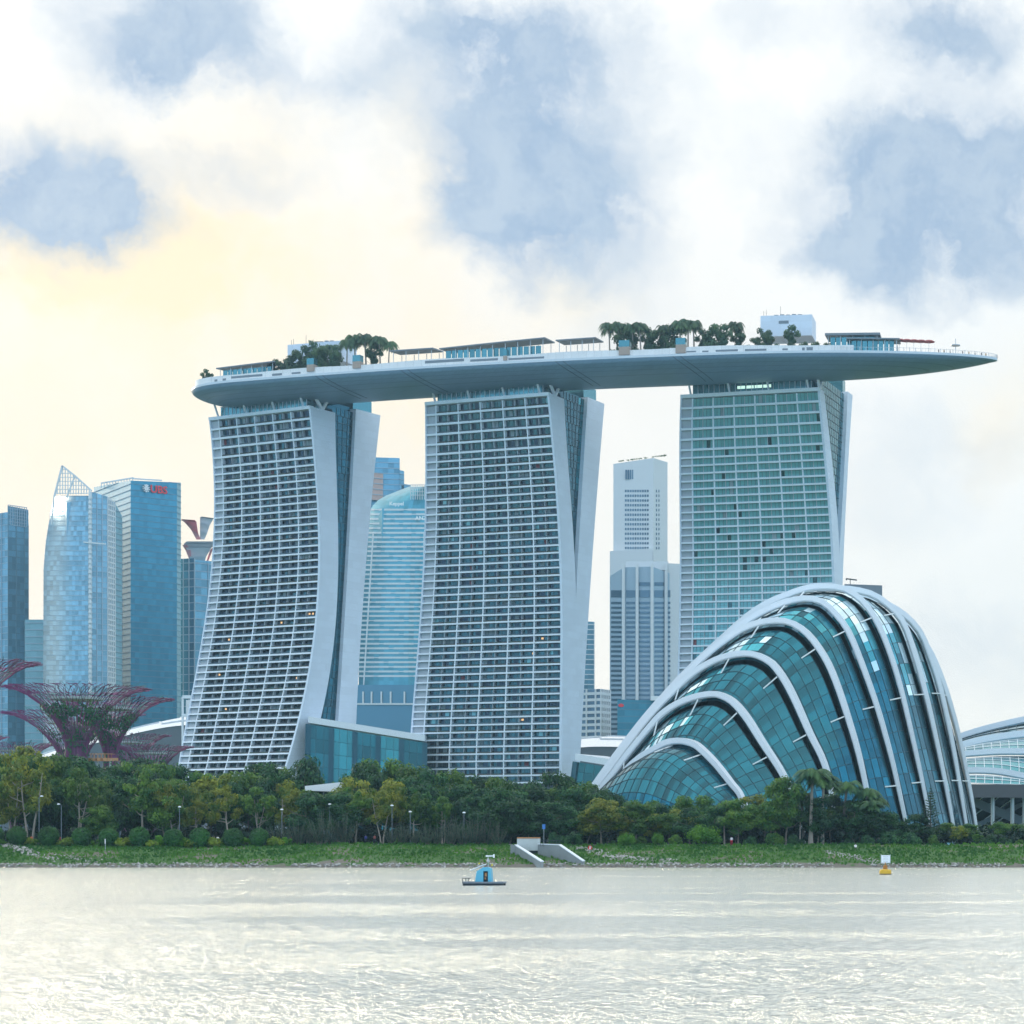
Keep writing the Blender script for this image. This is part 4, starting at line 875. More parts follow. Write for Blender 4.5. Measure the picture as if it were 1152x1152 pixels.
def make_dome2():
    GZ = 3.0; r = root('glass_dome', P(1250, 950, 560), 'low wide glass conservatory cut off by the right edge, behind the tall dome', 'conservatory', 'glass conservatories')
    xs = [1040, 1062, 1080, 1100, 1125, 1152, 1190, 1240, 1300, 1380, 1460]
    def arc(ys, Y): return smooth_curve([P(x, y, Y + (x - 1080) * .02) for x, y in zip(xs, ys)], 44)
    tops = [([842, 833, 825, 818.5, 812, 806, 800, 798, 802, 818, 850], 640), ([852, 842, 835, 829.5, 825, 821.5, 818, 817, 822, 836, 866], 622),
            ([858, 850, 845.5, 843.5, 842, 842, 843, 846, 852, 866, 890], 604), ([874, 868, 864, 863, 864.5, 869.5, 878, 888, 900, 920, 945], 588)]
    cs = [arc(y, Y) for y, Y in tops]
    for i, (c, th) in enumerate(zip(cs, (2.0, 2.2, 1.8, 1.8))):
        mb = rib_mesh(c, 3.0, -th, Vector((0, -1, 0)), .9); mb.build('rib', M['rib'], r)
    low = arc([886, 882, 880, 881, 882, 883, 888, 896, 908, 925, 945], 578)
    for k in range(4):
        a = cs[k]; b = cs[k + 1] if k < 3 else low; mb = MB(); mu = MB(); g = []
        for i in range(45):
            pa = a[i] + Vector((0, 0, -2.2)); pb = b[i] + Vector((0, 1.5, -.4 if k < 3 else 0)); g.append([pa.lerp(pb, w) + Vector((0, 0, .8 * math.sin(math.pi * w))) for w in (0, .25, .5, .75, 1)])
        for i in range(44):
            for j in range(4): mb.quad(g[i][j], g[i + 1][j], g[i + 1][j + 1], g[i][j + 1])
        for j in range(5): mu.tube([q[j] + Vector((0, -.1, .05)) for q in g], .1, 4)
        for q in g: mu.tube([v + Vector((0, -.1, .05)) for v in q], .09, 4)
        mb.build('glass_skin', M['atrl'] if k else M['dome'], r); mu.build('glazing_bars', M['strutw'] if k else M['mull'], r)
    mb = MB(); a, b = P(1078, 881, 578), P(1460, 884, 586)
    mb.hexa([P(1060, 897, 576), P(1460, 899, 584), P(1460, 899, 640), P(1060, 897, 640)], [P(1060, 882, 577), P(1460, 884, 585), P(1460, 884, 640), P(1060, 882, 640)]); mb.build('canopy', M['dark'], r)
    for px in (1117, 1139, 1152.5, 1180, 1215):
        q = MB(); p = P(px, 897, 580); q.tube([(p.x, p.y, GZ), (p.x, p.y, p.z + .5)], .55, 10); q.build('column', M['steel'], r)
    q = MB(); q.beam(P(1088, 899, 590), P(1165, 930, 590), 1.2, 2.2); q.beam(P(1085, 935, 592), P(1150, 905, 592), 1, 1.2); q.build('ramp', M['slate'], r)
    g = MB(); mu = MB(); n = 22
    for i in range(n):
        for j in range(4):
            x0, x1 = 1070 + 18 * i, 1088 + 18 * i; y0, y1 = 950 - j * 13.3, 950 - (j + 1) * 13.3
            g.quad(P(x0, y0, 612 - j * 3), P(x1, y0, 612 - j * 3), P(x1, y1, 609 - j * 3), P(x0, y1, 609 - j * 3))
            mu.beam(P(x0, y0, 611.8 - j * 3), P(x1, y1, 608.8 - j * 3), .2, .2)
    g.build('lower_glazing', M['atrium'], r); mu.build('glazing_bars', M['strutw'], r)
make_dome2()
# steel-roofed block behind the dome top
r = root('roof_block', P(975, 665, 640), 'grey flat-topped block peeping over the crest of the tall glass dome', 'building')
q = MB(); a, b = P(950, 657, 640), P(992.5, 658.5, 640); q.hexa([(a.x, 640, 4), (b.x, 640, 4), (b.x, 660, 4), (a.x, 660, 4)], [(a.x, 640, a.z), (b.x, 640, b.z), (b.x, 660, b.z), (a.x, 660, a.z)]); q.build('wall', M['slate'], r)
q = MB(); c = P(956.5, 657, 645); q.beam(c - Vector((0, 0, 1)), c + Vector((0, 0, 1.6)), .2, .2); q.beam(c + Vector((-1.2, 0, 1.5)), c + Vector((1.9, 0, 1.1)), .2, .35); q.beam(c + Vector((-1.2, 0, 1.5)), c + Vector((-1, 0, 1.1)), .6, .3); q.build('antenna', M['dark'], r)

# ------------------------------------------------------------------ podium pieces and shell roofs
def podium(p0, p1, ybot_Y, label, hs, cols, n):
    (x0, y0, Y0), (x1, y1, Y1) = p0, p1; A, B = P(x0, y0, Y0), P(x1, y1, Y1); r = root('glass_podium', (A + B) / 2 - Vector((0, 0, (A.z + B.z) / 2 - 4)), label, 'building', 'glass podium halls')
    g = MB(); mu = MB(); fin = MB(); out = Vector((B.y - A.y, A.x - B.x, 0)).normalized(); out = out if out.y < 0 else -out
    k = n * 3; lv = 9; H0 = 4.0
    def q(t, s): p = A.lerp(B, t); return Vector((p.x, p.y, H0 + (p.z - 3.2 - H0) * s)) + out * (9 * (1 - s))
    for i in range(k):
        for j in range(lv):
            t0, t1, s0, s1 = i / k, (i + 1) / k, j / lv, (j + 1) / lv; g.quad(q(t0, s0), q(t1, s0), q(t1, s1), q(t0, s1), (i // 3) % 2)
        mu.beam(q(i / k, 0) + out * .05, q(i / k, 1) + out * .05, .12, .12)
    for j in range(1, lv): mu.beam(q(0, j / lv) + out * .05, q(1, j / lv) + out * .05, .12, .12)
    g.build('glass_wall', [M['podg'], M['podl']], r); mu.build('glazing_bars', M['mull'], r)
    for i in range(n + 1):
        f = MB(); a, b = q(i / n, 0), q(i / n, 1); w = (B - A).normalized() * 1.1; f.hexa([a - w, a + w, a + w + out * 1.2, a - w + out * 1.2], [b - w, b + w, b + w + out * .8, b - w + out * .8]); f.build('pier', M['domed'], r)
    rf = MB(); up = Vector((0, 0, 1)); dn = up * 2.6; rf.hexa([A - dn + out * .6, B - dn + out * .6, B - dn - out * 25, A - dn - out * 25], [A + out * .6, B + out * .6, B - out * 25, A - out * 25]); rf.build('roof', M['white'], r)
podium((347, 806, 948), (478, 827, 953), 0, 'sloping teal glass hall with white roof edge between the left and middle towers', 0, 0, 5)
podium((648, 848, 915), (712, 858, 905), 0, 'low teal glass hall just right of the middle tower, behind the trees', 0, 0, 2)
def shell_roof(pts, Y, dep, label, seams):
    c = smooth_curve([P(x, y, Y) for x, y in pts], 24); r = root('shell_roof', Vector((c[12].x, Y, 4)), label, 'building', 'white shell roofs'); m = MB(); J = 10
    rows = [[p + Vector((0, dep * j / J, (-.25 + math.sin(math.pi * (.12 + .76 * j / J))) * dep * .12 - 3)) for j in range(J + 1)] for p in c]
    for i in range(24):
        for j in range(J): m.quad(rows[i][j], rows[i + 1][j], rows[i + 1][j + 1], rows[i][j + 1])
    m.build('roof', M['shell'], r, smooth=True)
    w = MB()
    for i in range(24): a, b = rows[i][0], rows[i + 1][0]; w.hexa([(a.x, a.y + .5, 4), (b.x, b.y + .5, 4), (b.x, b.y + 1, 4), (a.x, a.y + 1, 4)], [(a.x, a.y + .5, a.z), (b.x, b.y + .5, b.z), (b.x, b.y + 1, b.z), (a.x, a.y + 1, a.z)])
    w.build('wall', M['body'], r)
    for s in range(seams):
        q = MB(); j0 = 1 + s * 3; q.tube([rows[i][min(J, j0 + (24 - i) // 8)] + Vector((0, 0, .15)) for i in range(25)], .6, 5); q.build('seam', M['shade'], r)
shell_roof([(0, 866), (60, 846), (110, 832), (150, 822), (185, 815), (215, 812), (250, 812)], 1080, 110, 'broad white shell roof behind the purple tree-like towers', 3)
shell_roof([(640, 838), (665, 836), (690, 836), (703, 837), (712, 841), (722, 850)], 1080, 90, 'white ribbed shell roof between the middle tower and the tall glass dome', 3)
r = root('lift_shaft', P(209, 815, 985), 'small white framed lift shaft at the left foot of the leftmost tower', 'lift shaft'); q = MB(); A = P(205.5, 784, 985); B = P(215, 784, 985)
for x in (A.x, B.x): q.beam((x, 985, 4), (x, 985, A.z), .8, .8)
for z in (A.z, A.z - 8, A.z - 18, A.z - 28): q.beam((A.x, 985, z), (B.x, 985, z), 1.0, 1.4)
q.hexa([(A.x, 990, 4), (B.x, 990, 4), (B.x, 996, 4), (A.x, 996, 4)], [(A.x, 990, A.z - 1), (B.x, 990, A.z - 1), (B.x, 996, A.z - 1), (A.x, 996, A.z - 1)]); q.build('shaft_frame', M['white'], r)
r = root('white_tent', P(362, 887, 449), 'low white tent roof showing between the tree crowns', 'tent'); q = MB()
a, b = P(343, 882, 449), P(383, 880, 449); q.hexa([(a.x, 449, a.z - 1.3), (b.x, 449, b.z - 1.9), (b.x, 457, b.z - 1.6), (a.x, 457, a.z - 1.3)], [(a.x, 449, a.z - .4), (b.x, 449, b.z), (b.x, 457, b.z + .3), (a.x, 457, a.z)]); q.build('roof', M['shell'], r)
q = MB()
for x in np.linspace(a.x + .5, b.x - .5, 5): q.tube([(x, 450, 4), (x, 450, a.z - .5)], .12, 6)
q.build('posts', M['steel'], r)

# ------------------------------------------------------------------ far skyline
FG = lambda n, c, r=.25: glassmat(n, c, .32, r, .7)
FM = dict(b1=FG('tower_glass_slate', (.14, .31, .41)), b3=FG('tower_glass_pale', (.22, .40, .50)), ubs=FG('tower_glass_blue', (.045, .24, .34), .15), ubsl=mat('tower_side_cladding', (.20, .40, .48), .45, metal=.2, island=.08), b5=FG('tower_glass_grey', (.16, .34, .43)),
          b7=FG('tower_glass_aqua', (.09, .32, .40), .15), b7b=FG('tower_glass_plinth', (.09, .22, .30)), band=mat('far_floor_band', (.30, .42, .52), .5), bandd=mat('far_floor_band_dark', (.10, .22, .30), .5), bandw=mat('far_floor_band_white', (.62, .68, .72), .5),
          cream=mat('far_cream_wall', (.60, .64, .67), .6, var=.04, vscale=.02), win=FG('far_window', (.09, .15, .2)), pink=mat('far_pink_wall', (.5, .36, .33), .7), redp=mat('petal_red', (.95, .36, .38), .6), whitep=mat('petal_white', (.75, .77, .8), .5),
          redt=mat('sign_red', (.75, .03, .04), .5), whitet=mat('sign_white', (.85, .88, .9), .5))
def facade(r, A, B, zb, zt0, zt1, glass, bandm, fh, bay, bh=.5, proud=.35, vert=None, vw=.25, name='facade'):
    """a glazed wall from plan point A to B with floor bands and fins; its top may slope zt0 -> zt1"""
    A = Vector((A[0], A[1], 0)); B = Vector((B[0], B[1], 0)); U = B - A; Lh = U.length; u = U / Lh; o = Vector((u.y, -u.x, 0)); o = o if o.dot(Vector((0, 0, 0)) - A) > 0 else -o
    g = MB(); b = MB(); nb = max(1, round(Lh / bay)); nf = max(1, int((max(zt0, zt1) - zb) / fh))
    top = lambda t: zt0 + (zt1 - zt0) * t
    for i in range(nb):
        t0, t1 = i / nb, (i + 1) / nb
        for j in range(nf + 1):
            z0 = zb + j * fh; z1 = z0 + fh; a0, a1 = min(z0, top(t0)), min(z0, top(t1)); c0, c1 = min(z1, top(t0)), min(z1, top(t1))
            if j == nf: c0, c1 = top(t0), top(t1)
            if c0 - a0 < .01 and c1 - a1 < .01: continue
            g.quad(A + u * Lh * t0 + Vector((0, 0, a0)), A + u * Lh * t1 + Vector((0, 0, a1)), A + u * Lh * t1 + Vector((0, 0, c1)), A + u * Lh * t0 + Vector((0, 0, c0)))
    for j in range(1, nf + 1):
        z = zb + j * fh
        t0, t1 = 0.0, 1.0
        if z > min(zt0, zt1):
            tt = (z - zt0) / (zt1 - zt0) if abs(zt1 - zt0) > 1e-6 else 0
            if tt < 0 or tt > 1: continue
            if zt1 > zt0: t0 = tt
            else: t1 = tt
        p, q_ = A + U * t0, A + U * t1; lo, hi = Vector((0, 0, z - bh / 2)), Vector((0, 0, z + bh / 2))
        b.hexa([p + lo, q_ + lo, q_ + lo + o * proud, p + lo + o * proud], [p + hi, q_ + hi, q_ + hi + o * proud, p + hi + o * proud])
    g.build('glass_wall', glass, r); 
    if b.v: b.build('floor_bands', bandm, r)
    if vert:
        f = MB()
        for i in range(0, nb + 1, vert):
            t = i / nb; p = A + U * t; w = u * vw; q = o * (proud + .1)
            f.hexa([p - w + Vector((0, 0, zb)), p + w + Vector((0, 0, zb)), p + w + q + Vector((0, 0, zb)), p - w + q + Vector((0, 0, zb))], [p - w + Vector((0, 0, top(t))), p + w + Vector((0, 0, top(t))), p + w + q + Vector((0, 0, top(t))), p - w + q + Vector((0, 0, top(t)))])
        f.build('fins', bandm, r)
def core(r, ring, zb, zts, m, name='roof'):
    q = MB(); q.hexa([(x, y, zb) for x, y in ring], [(x, y, z - .4) for (x, y), z in zip(ring, zts)]); q.build(name, m, r)
def pp(px, Y): return (X(px, Y), Y)
def inner(ring, s=.985):
    cx = sum(p[0] for p in ring) / len(ring); cy = sum(p[1] for p in ring) / len(ring); return [(cx + (x - cx) * s, cy + (y - cy) * s) for x, y in ring]
def back(px, Y, d): return (X(px, Y) / Y * (Y + d), Y + d)
def skyline():
    zb = 4.0
    # 1 far left slab with lattice crown
    Y = 1500; r = root('office_tower', (X(15, Y), Y, zb), 'slate-blue tower with a lattice crown, cut off by the left edge of the picture', 'tower', 'towers of the far skyline')
    a, b, c = pp(-40, Y + 30), pp(9, Y), pp(32, Y + 10)
    facade(r, a, b, zb, Z(576, Y), Z(576, Y), FM['b1'], FM['band'], 4.2, 3.5, .35, vert=3); facade(r, b, c, zb, Z(569, Y), Z(571, Y), FM['b1'], FM['bandd'], 4.2, 3, .5, vert=2)
    ring = [a, b, c, back(33, Y, 60), back(-40, Y, 70)]; core(r, inner(ring), zb, [Z(577, Y)] * 5, FM['bandd'])
    q = MB(); A, B = Vector((*b, Z(590, Y))), Vector((*pp(30, Y + 8), Z(591, Y))); hh = Z(568, Y) - Z(590, Y)
    for i in range(9): p = A.lerp(B, i / 8); q.beam(p, p + Vector((0, 0, hh)), .4, .4)
    for j in range(7): v = Vector((0, 0, hh * j / 6)); q.beam(A + v, B + v, .4, .4)
    q.build('crown_lattice', FM['band'], r)
    # 2 low block
    Y = 1492; r = root('office_block', (X(43, Y), Y, zb), 'small teal block filling the gap between the two leftmost towers', 'building', 'towers of the far skyline')
    a, b = pp(28, Y), pp(54, Y); facade(r, a, b, zb, Z(697, Y), Z(697, Y), FM['ubsl'], FM['band'], 4.5, 4, .6); core(r, inner([a, b, back(54, Y, 30), back(28, Y, 30)], .96), zb, [Z(697, Y)] * 4, FM['ubsl'])
    # 3 sail-topped tower: faceted curve in plan, left edge bowed
    Y = 1430; r = root('office_tower', (X(92, Y), Y, zb), 'pale glass tower with a pointed lattice sail top at the left', 'tower', 'towers of the far skyline')
    cols = [(49, 1462, 640), (54.5, 1450, 575), (61, 1440, 548), (72, 1432, 545), (84, 1428, 550), (94, 1428, 553), (102.5, 1430, 553)]
    # bowed left edge: facade split into storeys of different width
    left = [(48.5, 765), (48.8, 700), (49, 640), (51.5, 610), (54.7, 590), (58, 572), (61, 559)]
    g = MB(); bd = MB(); ys_ = list(np.arange(950, 553, -5.6))
    def lx(y): return float(np.interp(-y, [-p[1] for p in left], [p[0] for p in left]))
    for y0, y1 in zip(ys_[:-1], ys_[1:]):
        n = 15
        for i in range(n):
            def q_(t, y): x = lx(y) + (102.5 - lx(y)) * t; yy = Y + 40 * (1 - t) ** 2 - 4 * math.sin(math.pi * t); return P(x, y, yy)
            t0, t1 = i / n, (i + 1) / n; g.quad(q_(t0, y0), q_(t1, y0), q_(t1, y1), q_(t0, y1))
            bd.beam(q_(t0, y1), q_(t1, y1), .5, .45)
    g.build('glass_wall', FM['b3'], r); bd.build('floor_bands', FM['band'], r)
    q = MB(); top = [(61, 559), (70, 524), (84, 535), (103, 552)]
    def ty(x): return float(np.interp(x, [p[0] for p in top], [p[1] for p in top]))
    for x in np.arange(61.5, 103, 3.0): q.beam(P(x, 556, Y), P(x, ty(x), Y), .5, .5)
    for yy in np.arange(528, 556, 4.5):
        xs_ = [x for x in np.arange(61, 103.5, .5) if ty(x) <= yy]
        if xs_: q.beam(P(xs_[0], yy, Y), P(xs_[-1], yy, Y), .4, .4)
    for (x0, y0), (x1, y1) in zip(top[:-1], top[1:]): q.beam(P(x0, y0, Y), P(x1, y1, Y), 1.0, 1.0)
    q.beam(P(75, 560, Y), P(84, 536, Y), .8, .8); q.beam(P(61, 559, Y), P(58, 590, Y), .8, .8); q.build('crown_lattice', FM['bandw'], r)
    ring = [pp(56, Y + 50), pp(75, Y + 8), pp(101, Y + 4), back(104, Y, 30), back(66, Y, 40)]; core(r, ring, zb, [Z(562, Y)] * 5, FM['b3'], 'core')
    A, B, Cc, D_ = pp(103, Y + 1), pp(121, Y + 6), pp(129, Y + 16), pp(137, Y + 30)
    facade(r, A, B, zb, Z(553, Y), Z(557, Y), FM['b3'], FM['band'], 3.3, 3, .4, vert=1, vw=.3); facade(r, B, Cc, zb, Z(557, Y), Z(561, Y), FM['b3'], FM['bandw'], 3.3, 2.6, .9, vert=1, vw=.5); facade(r, Cc, D_, zb, Z(561, Y), Z(572, Y), FM['ubsl'], FM['band'], 3.6, 3, .4)
    core(r, inner([A, B, Cc, D_, back(138, Y, 45), back(104, Y, 40)]), zb, [Z(554, Y), Z(558, Y), Z(562, Y), Z(573, Y), Z(573, Y), Z(554, Y)], FM['b1'], 'rear_core')
    q = MB(); q.beam(P(101.5, 950, Y - 2), P(101.5, 553, Y - 2), 1.6, 1.4)
    for yy in np.arange(560, 950, 5.6): q.beam(P(99.5, yy, Y - 3), P(103.5, yy, Y - 3), 1, 1.2)
    q.build('service_spine', FM['bandw'], r)
    q = MB(); q.beam(P(94, 610, Y - 3), P(119, 612, Y - 3), .8, .8); q.build('sky_bridge', FM['bandw'], r)
    # 4 big blue tower with sign
    Y = 1480; r = root('office_tower', (X(160, Y), Y, zb), 'big deep-blue glass tower with red and white rooftop sign', 'tower', 'towers of the far skyline')
    a, b, c, d = pp(105.6, Y + 60), pp(147, Y), pp(199, Y + 22), pp(203.5, Y + 30)
    facade(r, a, b, zb, Z(548, Y + 60), Z(540.6, Y), FM['ubsl'], FM['band'], 3.9, 4, .35); facade(r, b, c, zb, Z(540.6, Y), Z(542.8, Y + 22), FM['ubs'], FM['bandd'], 3.9, 3, .4, .2); facade(r, c, d, zb, Z(542.8, Y + 22), Z(543, Y + 30), FM['ubsl'], FM['ubs'], 3.9, 3, .4)
    core(r, inner([a, b, c, d, back(203, Y, 120), back(108, Y, 130)]), zb, [Z(548, Y + 60), Z(541, Y), Z(543, Y + 20), Z(543.5, Y + 30), Z(548, Y + 60), Z(548, Y + 60)], FM['ubs'])
    q = MB(); q.beam(P(114, 543.5, Y + 52), P(150, 537.5, Y + 20), .8, .8); q.beam(P(150, 538.5, Y + 20), P(182, 540.5, Y + 40), .8, .8)
    for t in range(12): x = 114 + t * 3.2; q.beam(P(x, 549, Y + 40), P(x, 543.2 - t * .47, Y + 40), .5, .5)
    q.build('roof_railing', FM['bandw'], r)
    U = Vector((c[0] - b[0], c[1] - b[1], 0)).normalized(); ang = math.atan2(U.y, U.x); o_ = Vector((U.y, -U.x, 0))
    def text(s, px, py, w, t0, m, size, par, name='sign', an=ang, yy=None, off=.06):
        cu = bpy.data.curves.new(name, 'FONT'); cu.body = s; cu.size = size; cu.extrude = .15; cu.offset = off; cu.materials.append(m); tmp = bpy.data.objects.new('text', cu); link(tmp); me = bpy.data.meshes.new_from_object(tmp); bpy.data.objects.remove(tmp); ob = bpy.data.objects.new(name, me); link(ob); ob.parent = par
        ob.location = P(px, py, yy) - par.location; ob.rotation_euler = (math.pi / 2, 0, an); return ob
    yy = Y + 22 * (169 - 147) / 52 - 1.2
    t = text('UBS', 169.2, 553.6, 0, 0, FM['redt'], 6.9, r, yy=yy, off=.12); t['label'] = 'red three-letter sign'
    q = MB(); cc = P(164.6, 549.3, Y + 22 * (164 - 147) / 52 - 1.3)
    for ang3 in (20, 62, 90, 118, 160, 270, 235, 305, 195, 345):
        dr = U * math.cos(math.radians(ang3)) + Vector((0, 0, math.sin(math.radians(ang3)))); q.beam(cc, cc + dr * 2.5, .35, .55); q.beam(cc + dr * 2.2 - U * .5, cc + dr * 2.2 + U * .5, .35, .5)
    q.build('emblem', FM['whitet'], r)
    # 5 petal crowned tower
    Y = 1600; r = root('office_tower', (X(222, Y), Y, zb), 'glass tower topped by red and white petals, beside the leftmost hotel tower', 'tower', 'towers of the far skyline')
    a, b, c = pp(200, Y + 4), pp(219, Y), pp(256, Y + 16)
    facade(r, a, b, zb, Z(628, Y), Z(628, Y), FM['b5'], FM['bandw'], 5.6, 4, .6, vert=1, vw=.35); facade(r, b, c, zb, Z(632, Y), Z(632, Y), FM['b5'], FM['band'], 5.6, 5, .8, vert=2)
    core(r, inner([a, b, c, back(256, Y, 50), back(201, Y, 60)]), zb, [Z(629, Y)] * 5, FM['b5'])
    def petal(r, pts, m, name):
        q = MB(); n = len(pts)
        for (p0, p1) in zip(pts[:-1], pts[1:]):
            q.hexa([P(*p0[0], Y + 10), P(*p0[1], Y + 10), P(*p0[1], Y + 14), P(*p0[0], Y + 14)], [P(*p1[0], Y + 6), P(*p1[1], Y + 6), P(*p1[1], Y + 10), P(*p1[0], Y + 10)])
        q.build(name, m, r)
    petal(r, [((221, 607), (226, 607)), ((215, 596), (223, 600)), ((208, 588), (222, 594)), ((204, 585), (221, 587)), ((204.5, 584), (219, 585))], FM['redp'], 'petal')
    petal(r, [((225, 607), (230, 607)), ((225, 597), (233, 600)), ((225, 588), (236, 591)), ((225, 582), (240, 584)), ((227, 581), (241, 583))], FM['whitep'], 'petal')
    petal(r, [((216, 636), (229, 636)), ((213, 626), (232, 626)), ((209, 616), (238, 616)), ((206.5, 612), (243, 612)), ((210, 609), (243, 609))], FM['whitep'], 'cup')
    for x0, x1 in ((206, 214), (243, 232)): petal(r, [((x1, 632), (x1 + 2, 632)), ((x0 + (x1 - x0) * .35, 619), (x0 + (x1 - x0) * .8 + 2, 619)), ((x0 - 1, 613), (x0 + 4, 613))], FM['redp'], 'petal')
    # 6 stepped tower behind
    Y = 1750; r = root('office_tower', (X(440, Y), Y, zb), 'blue stepped tower behind the curved aqua one, right of the leftmost hotel tower', 'tower', 'towers of the far skyline')
    for (x0, x1, yt, m, dy) in ((405, 449.5, 514, FM['b1'], 0), (449.5, 454.5, 528, FM['b1'], 3), (454.5, 462, 543, FM['b1'], 6), (418, 431, 532, FM['pink'], -4)):
        a, b = pp(x0, Y + dy), pp(x1, Y + dy + 5); z = Z(yt, Y); yb = zb if m is not FM['pink'] else Z(563, Y)
        facade(r, a, b, yb, z, z, m, FM['band'], 4.2, 4, .5); core(r, [(a[0], a[1] + .6), (b[0], b[1] + .6), back(x1, Y, 45), back(x0, Y, 45)], yb, [z] * 4, FM['b1'])
    # 7 aqua curved tower
    Y = 1380; r = root('office_tower', (X(440, Y), Y, zb), 'aqua glass tower with sloping curved roof and white floor bands between two hotel towers', 'tower', 'towers of the far skyline')
    left = [(403.5, 771), (405, 693), (413.5, 625), (417, 571), (425, 563), (434, 557.7), (450.8, 551), (461, 547)]
    ysl = [-p[1] for p in left]; 
    def l7(y): return float(np.interp(-y, ysl[:4], [p[0] for p in left[:4]])) if y > 571 else float(np.interp(-y, ysl[3:], [p[0] for p in left[3:]]))
    g = MB(); bd = MB(); y = 771.0
    while y > 551:
        y1 = y - 5.2; n = 14; x1 = 482
        for i in range(n):
            def q_(t, yv): x = l7(yv) + (x1 - l7(yv)) * t; return P(x, yv, Y + 26 * (1 - min(1, t / .75)) ** 2 + (20 * (t - .75) if t > .75 else 0))
            t0, t1 = i / n, (i + 1) / n; g.quad(q_(t0, y), q_(t1, y), q_(t1, y1), q_(t0, y1))
            if 573 < y < 765: bd.beam(q_(t0, y), q_(t1, y), .7, 1.15 if (i + int(y)) % 7 else .7)
        y = y1
    g.build('glass_wall', FM['b7'], r); bd.build('floor_bands', FM['bandw'], r)
    f = MB()
    for i in (1, 10, 13): f.beam(P(l7(771) + (482 - l7(771)) * i / 14, 771, Y + 12 - i), P(l7(600) + (482 - l7(600)) * i / 14, 600, Y + 12 - i), .8, .8)
    f.build('fins', FM['bandw'], r)
    ring = [pp(412, Y + 30), pp(430, Y + 12), pp(482, Y + 8), back(482, Y, 50), back(415, Y, 60)]; core(r, ring, zb, [Z(600, Y), Z(568, Y), Z(560, Y), Z(560, Y), Z(600, Y)], FM['b7'], 'core')
    q = MB()
    for x in np.arange(462, 482, 2.6): q.beam(P(x, 562, Y - 1), P(x, 545.5, Y - 1), .4, .4)
    for yv in (545.5, 549, 553, 557): q.beam(P(461.5, yv, Y - 1), P(483, yv, Y - 1), .4, .4)
    q.build('crown_lattice', FM['bandw'], r)
    q = MB(); q.hexa([pp(400, Y - 4) + (zb,), pp(484, Y - 4) + (zb,), back(484, Y, 40) + (zb,), back(400, Y, 40) + (zb,)], [pp(400, Y - 4) + (Z(771, Y),), pp(484, Y - 4) + (Z(771, Y),), back(484, Y, 40) + (Z(771, Y),), back(400, Y, 40) + (Z(771, Y),)]); q.build('plinth', FM['b7b'], r)
    for x in (408.5, 418, 429, 439.5, 455, 468): q = MB(); q.beam(P(x, 792, Y - 5), P(x, 778, Y - 5), .9, .9); q.build('post', FM['bandw'], r)
    q = MB(); q.beam(P(400, 792, Y - 5), P(484, 792, Y - 5), .8, 1); q.build('ledge', FM['bandw'], r)
    t = text('Keppel', 438, 568.5, 0, 0, FM['whitet'], 3.1, r, an=0, yy=Y - 2)
    t = text('ANZ', 467, 585, 0, 0, FM['whitet'], 3.4, r, an=0, yy=Y - 2)
    # 8,9 right of the middle tower
    Y = 1500; r = root('office_tower', (X(664, Y), Y, zb), 'narrow blue banded tower close against the right side of the middle hotel tower', 'tower', 'towers of the far skyline')
    a, b = pp(640, Y), pp(668.5, Y + 3); facade(r, a, b, zb, Z(698, Y), Z(699, Y), FM['b1'], FM['bandw'], 3.3, 4, .7, vert=2); core(r, [(a[0], a[1] + .5), (b[0], b[1] + .5), back(668, Y, 40), back(640, Y, 40)], zb, [Z(699, Y)] * 4, FM['b1'])
    Y = 1350; r = root('office_block', (X(672, Y), Y, zb), 'white grid-fronted block with square windows above the white shell roof', 'building', 'towers of the far skyline')
    a, b, c = pp(650, Y + 8), pp(675.5, Y), pp(686, Y + 10); zt = Z(775, Y)
    facade(r, a, b, zb, zt, zt, FM['win'], FM['cream'], 3.7, 3.4, 1.6, .5, vert=2, vw=.5); facade(r, b, c, zb, zt, zt, FM['win'], FM['cream'], 3.7, 2.2, 1.6, .5, vert=1, vw=.45)
    core(r, inner([a, b, c, back(686, Y, 30), back(650, Y, 30)]), zb, [zt] * 5, FM['cream'])
    # 10 tall plain tower
    Y = 1520; r = root('office_tower', (X(720, Y), Y, zb), 'tallest pale plain tower between the hotel towers, with a small grid of windows', 'tower', 'towers of the far skyline')
    a, b, c = pp(690, Y + 6), pp(735, Y), pp(751, Y + 24); ring = [a, b, c, back(750, Y, 60), back(691, Y, 60)]
    core(r, ring, zb, [Z(519.5, Y), Z(514.5, Y), Z(512.5, Y), Z(514, Y), Z(520, Y)], FM['cream'], 'wall')
    a2, b2 = pp(686, Y - 3), pp(734, Y - 8); core(r, [a2, b2, back(734, Y, 30), back(686, Y, 30)], zb, [Z(620, Y), Z(618, Y), Z(618, Y), Z(620, Y)], FM['cream'], 'lower_block')
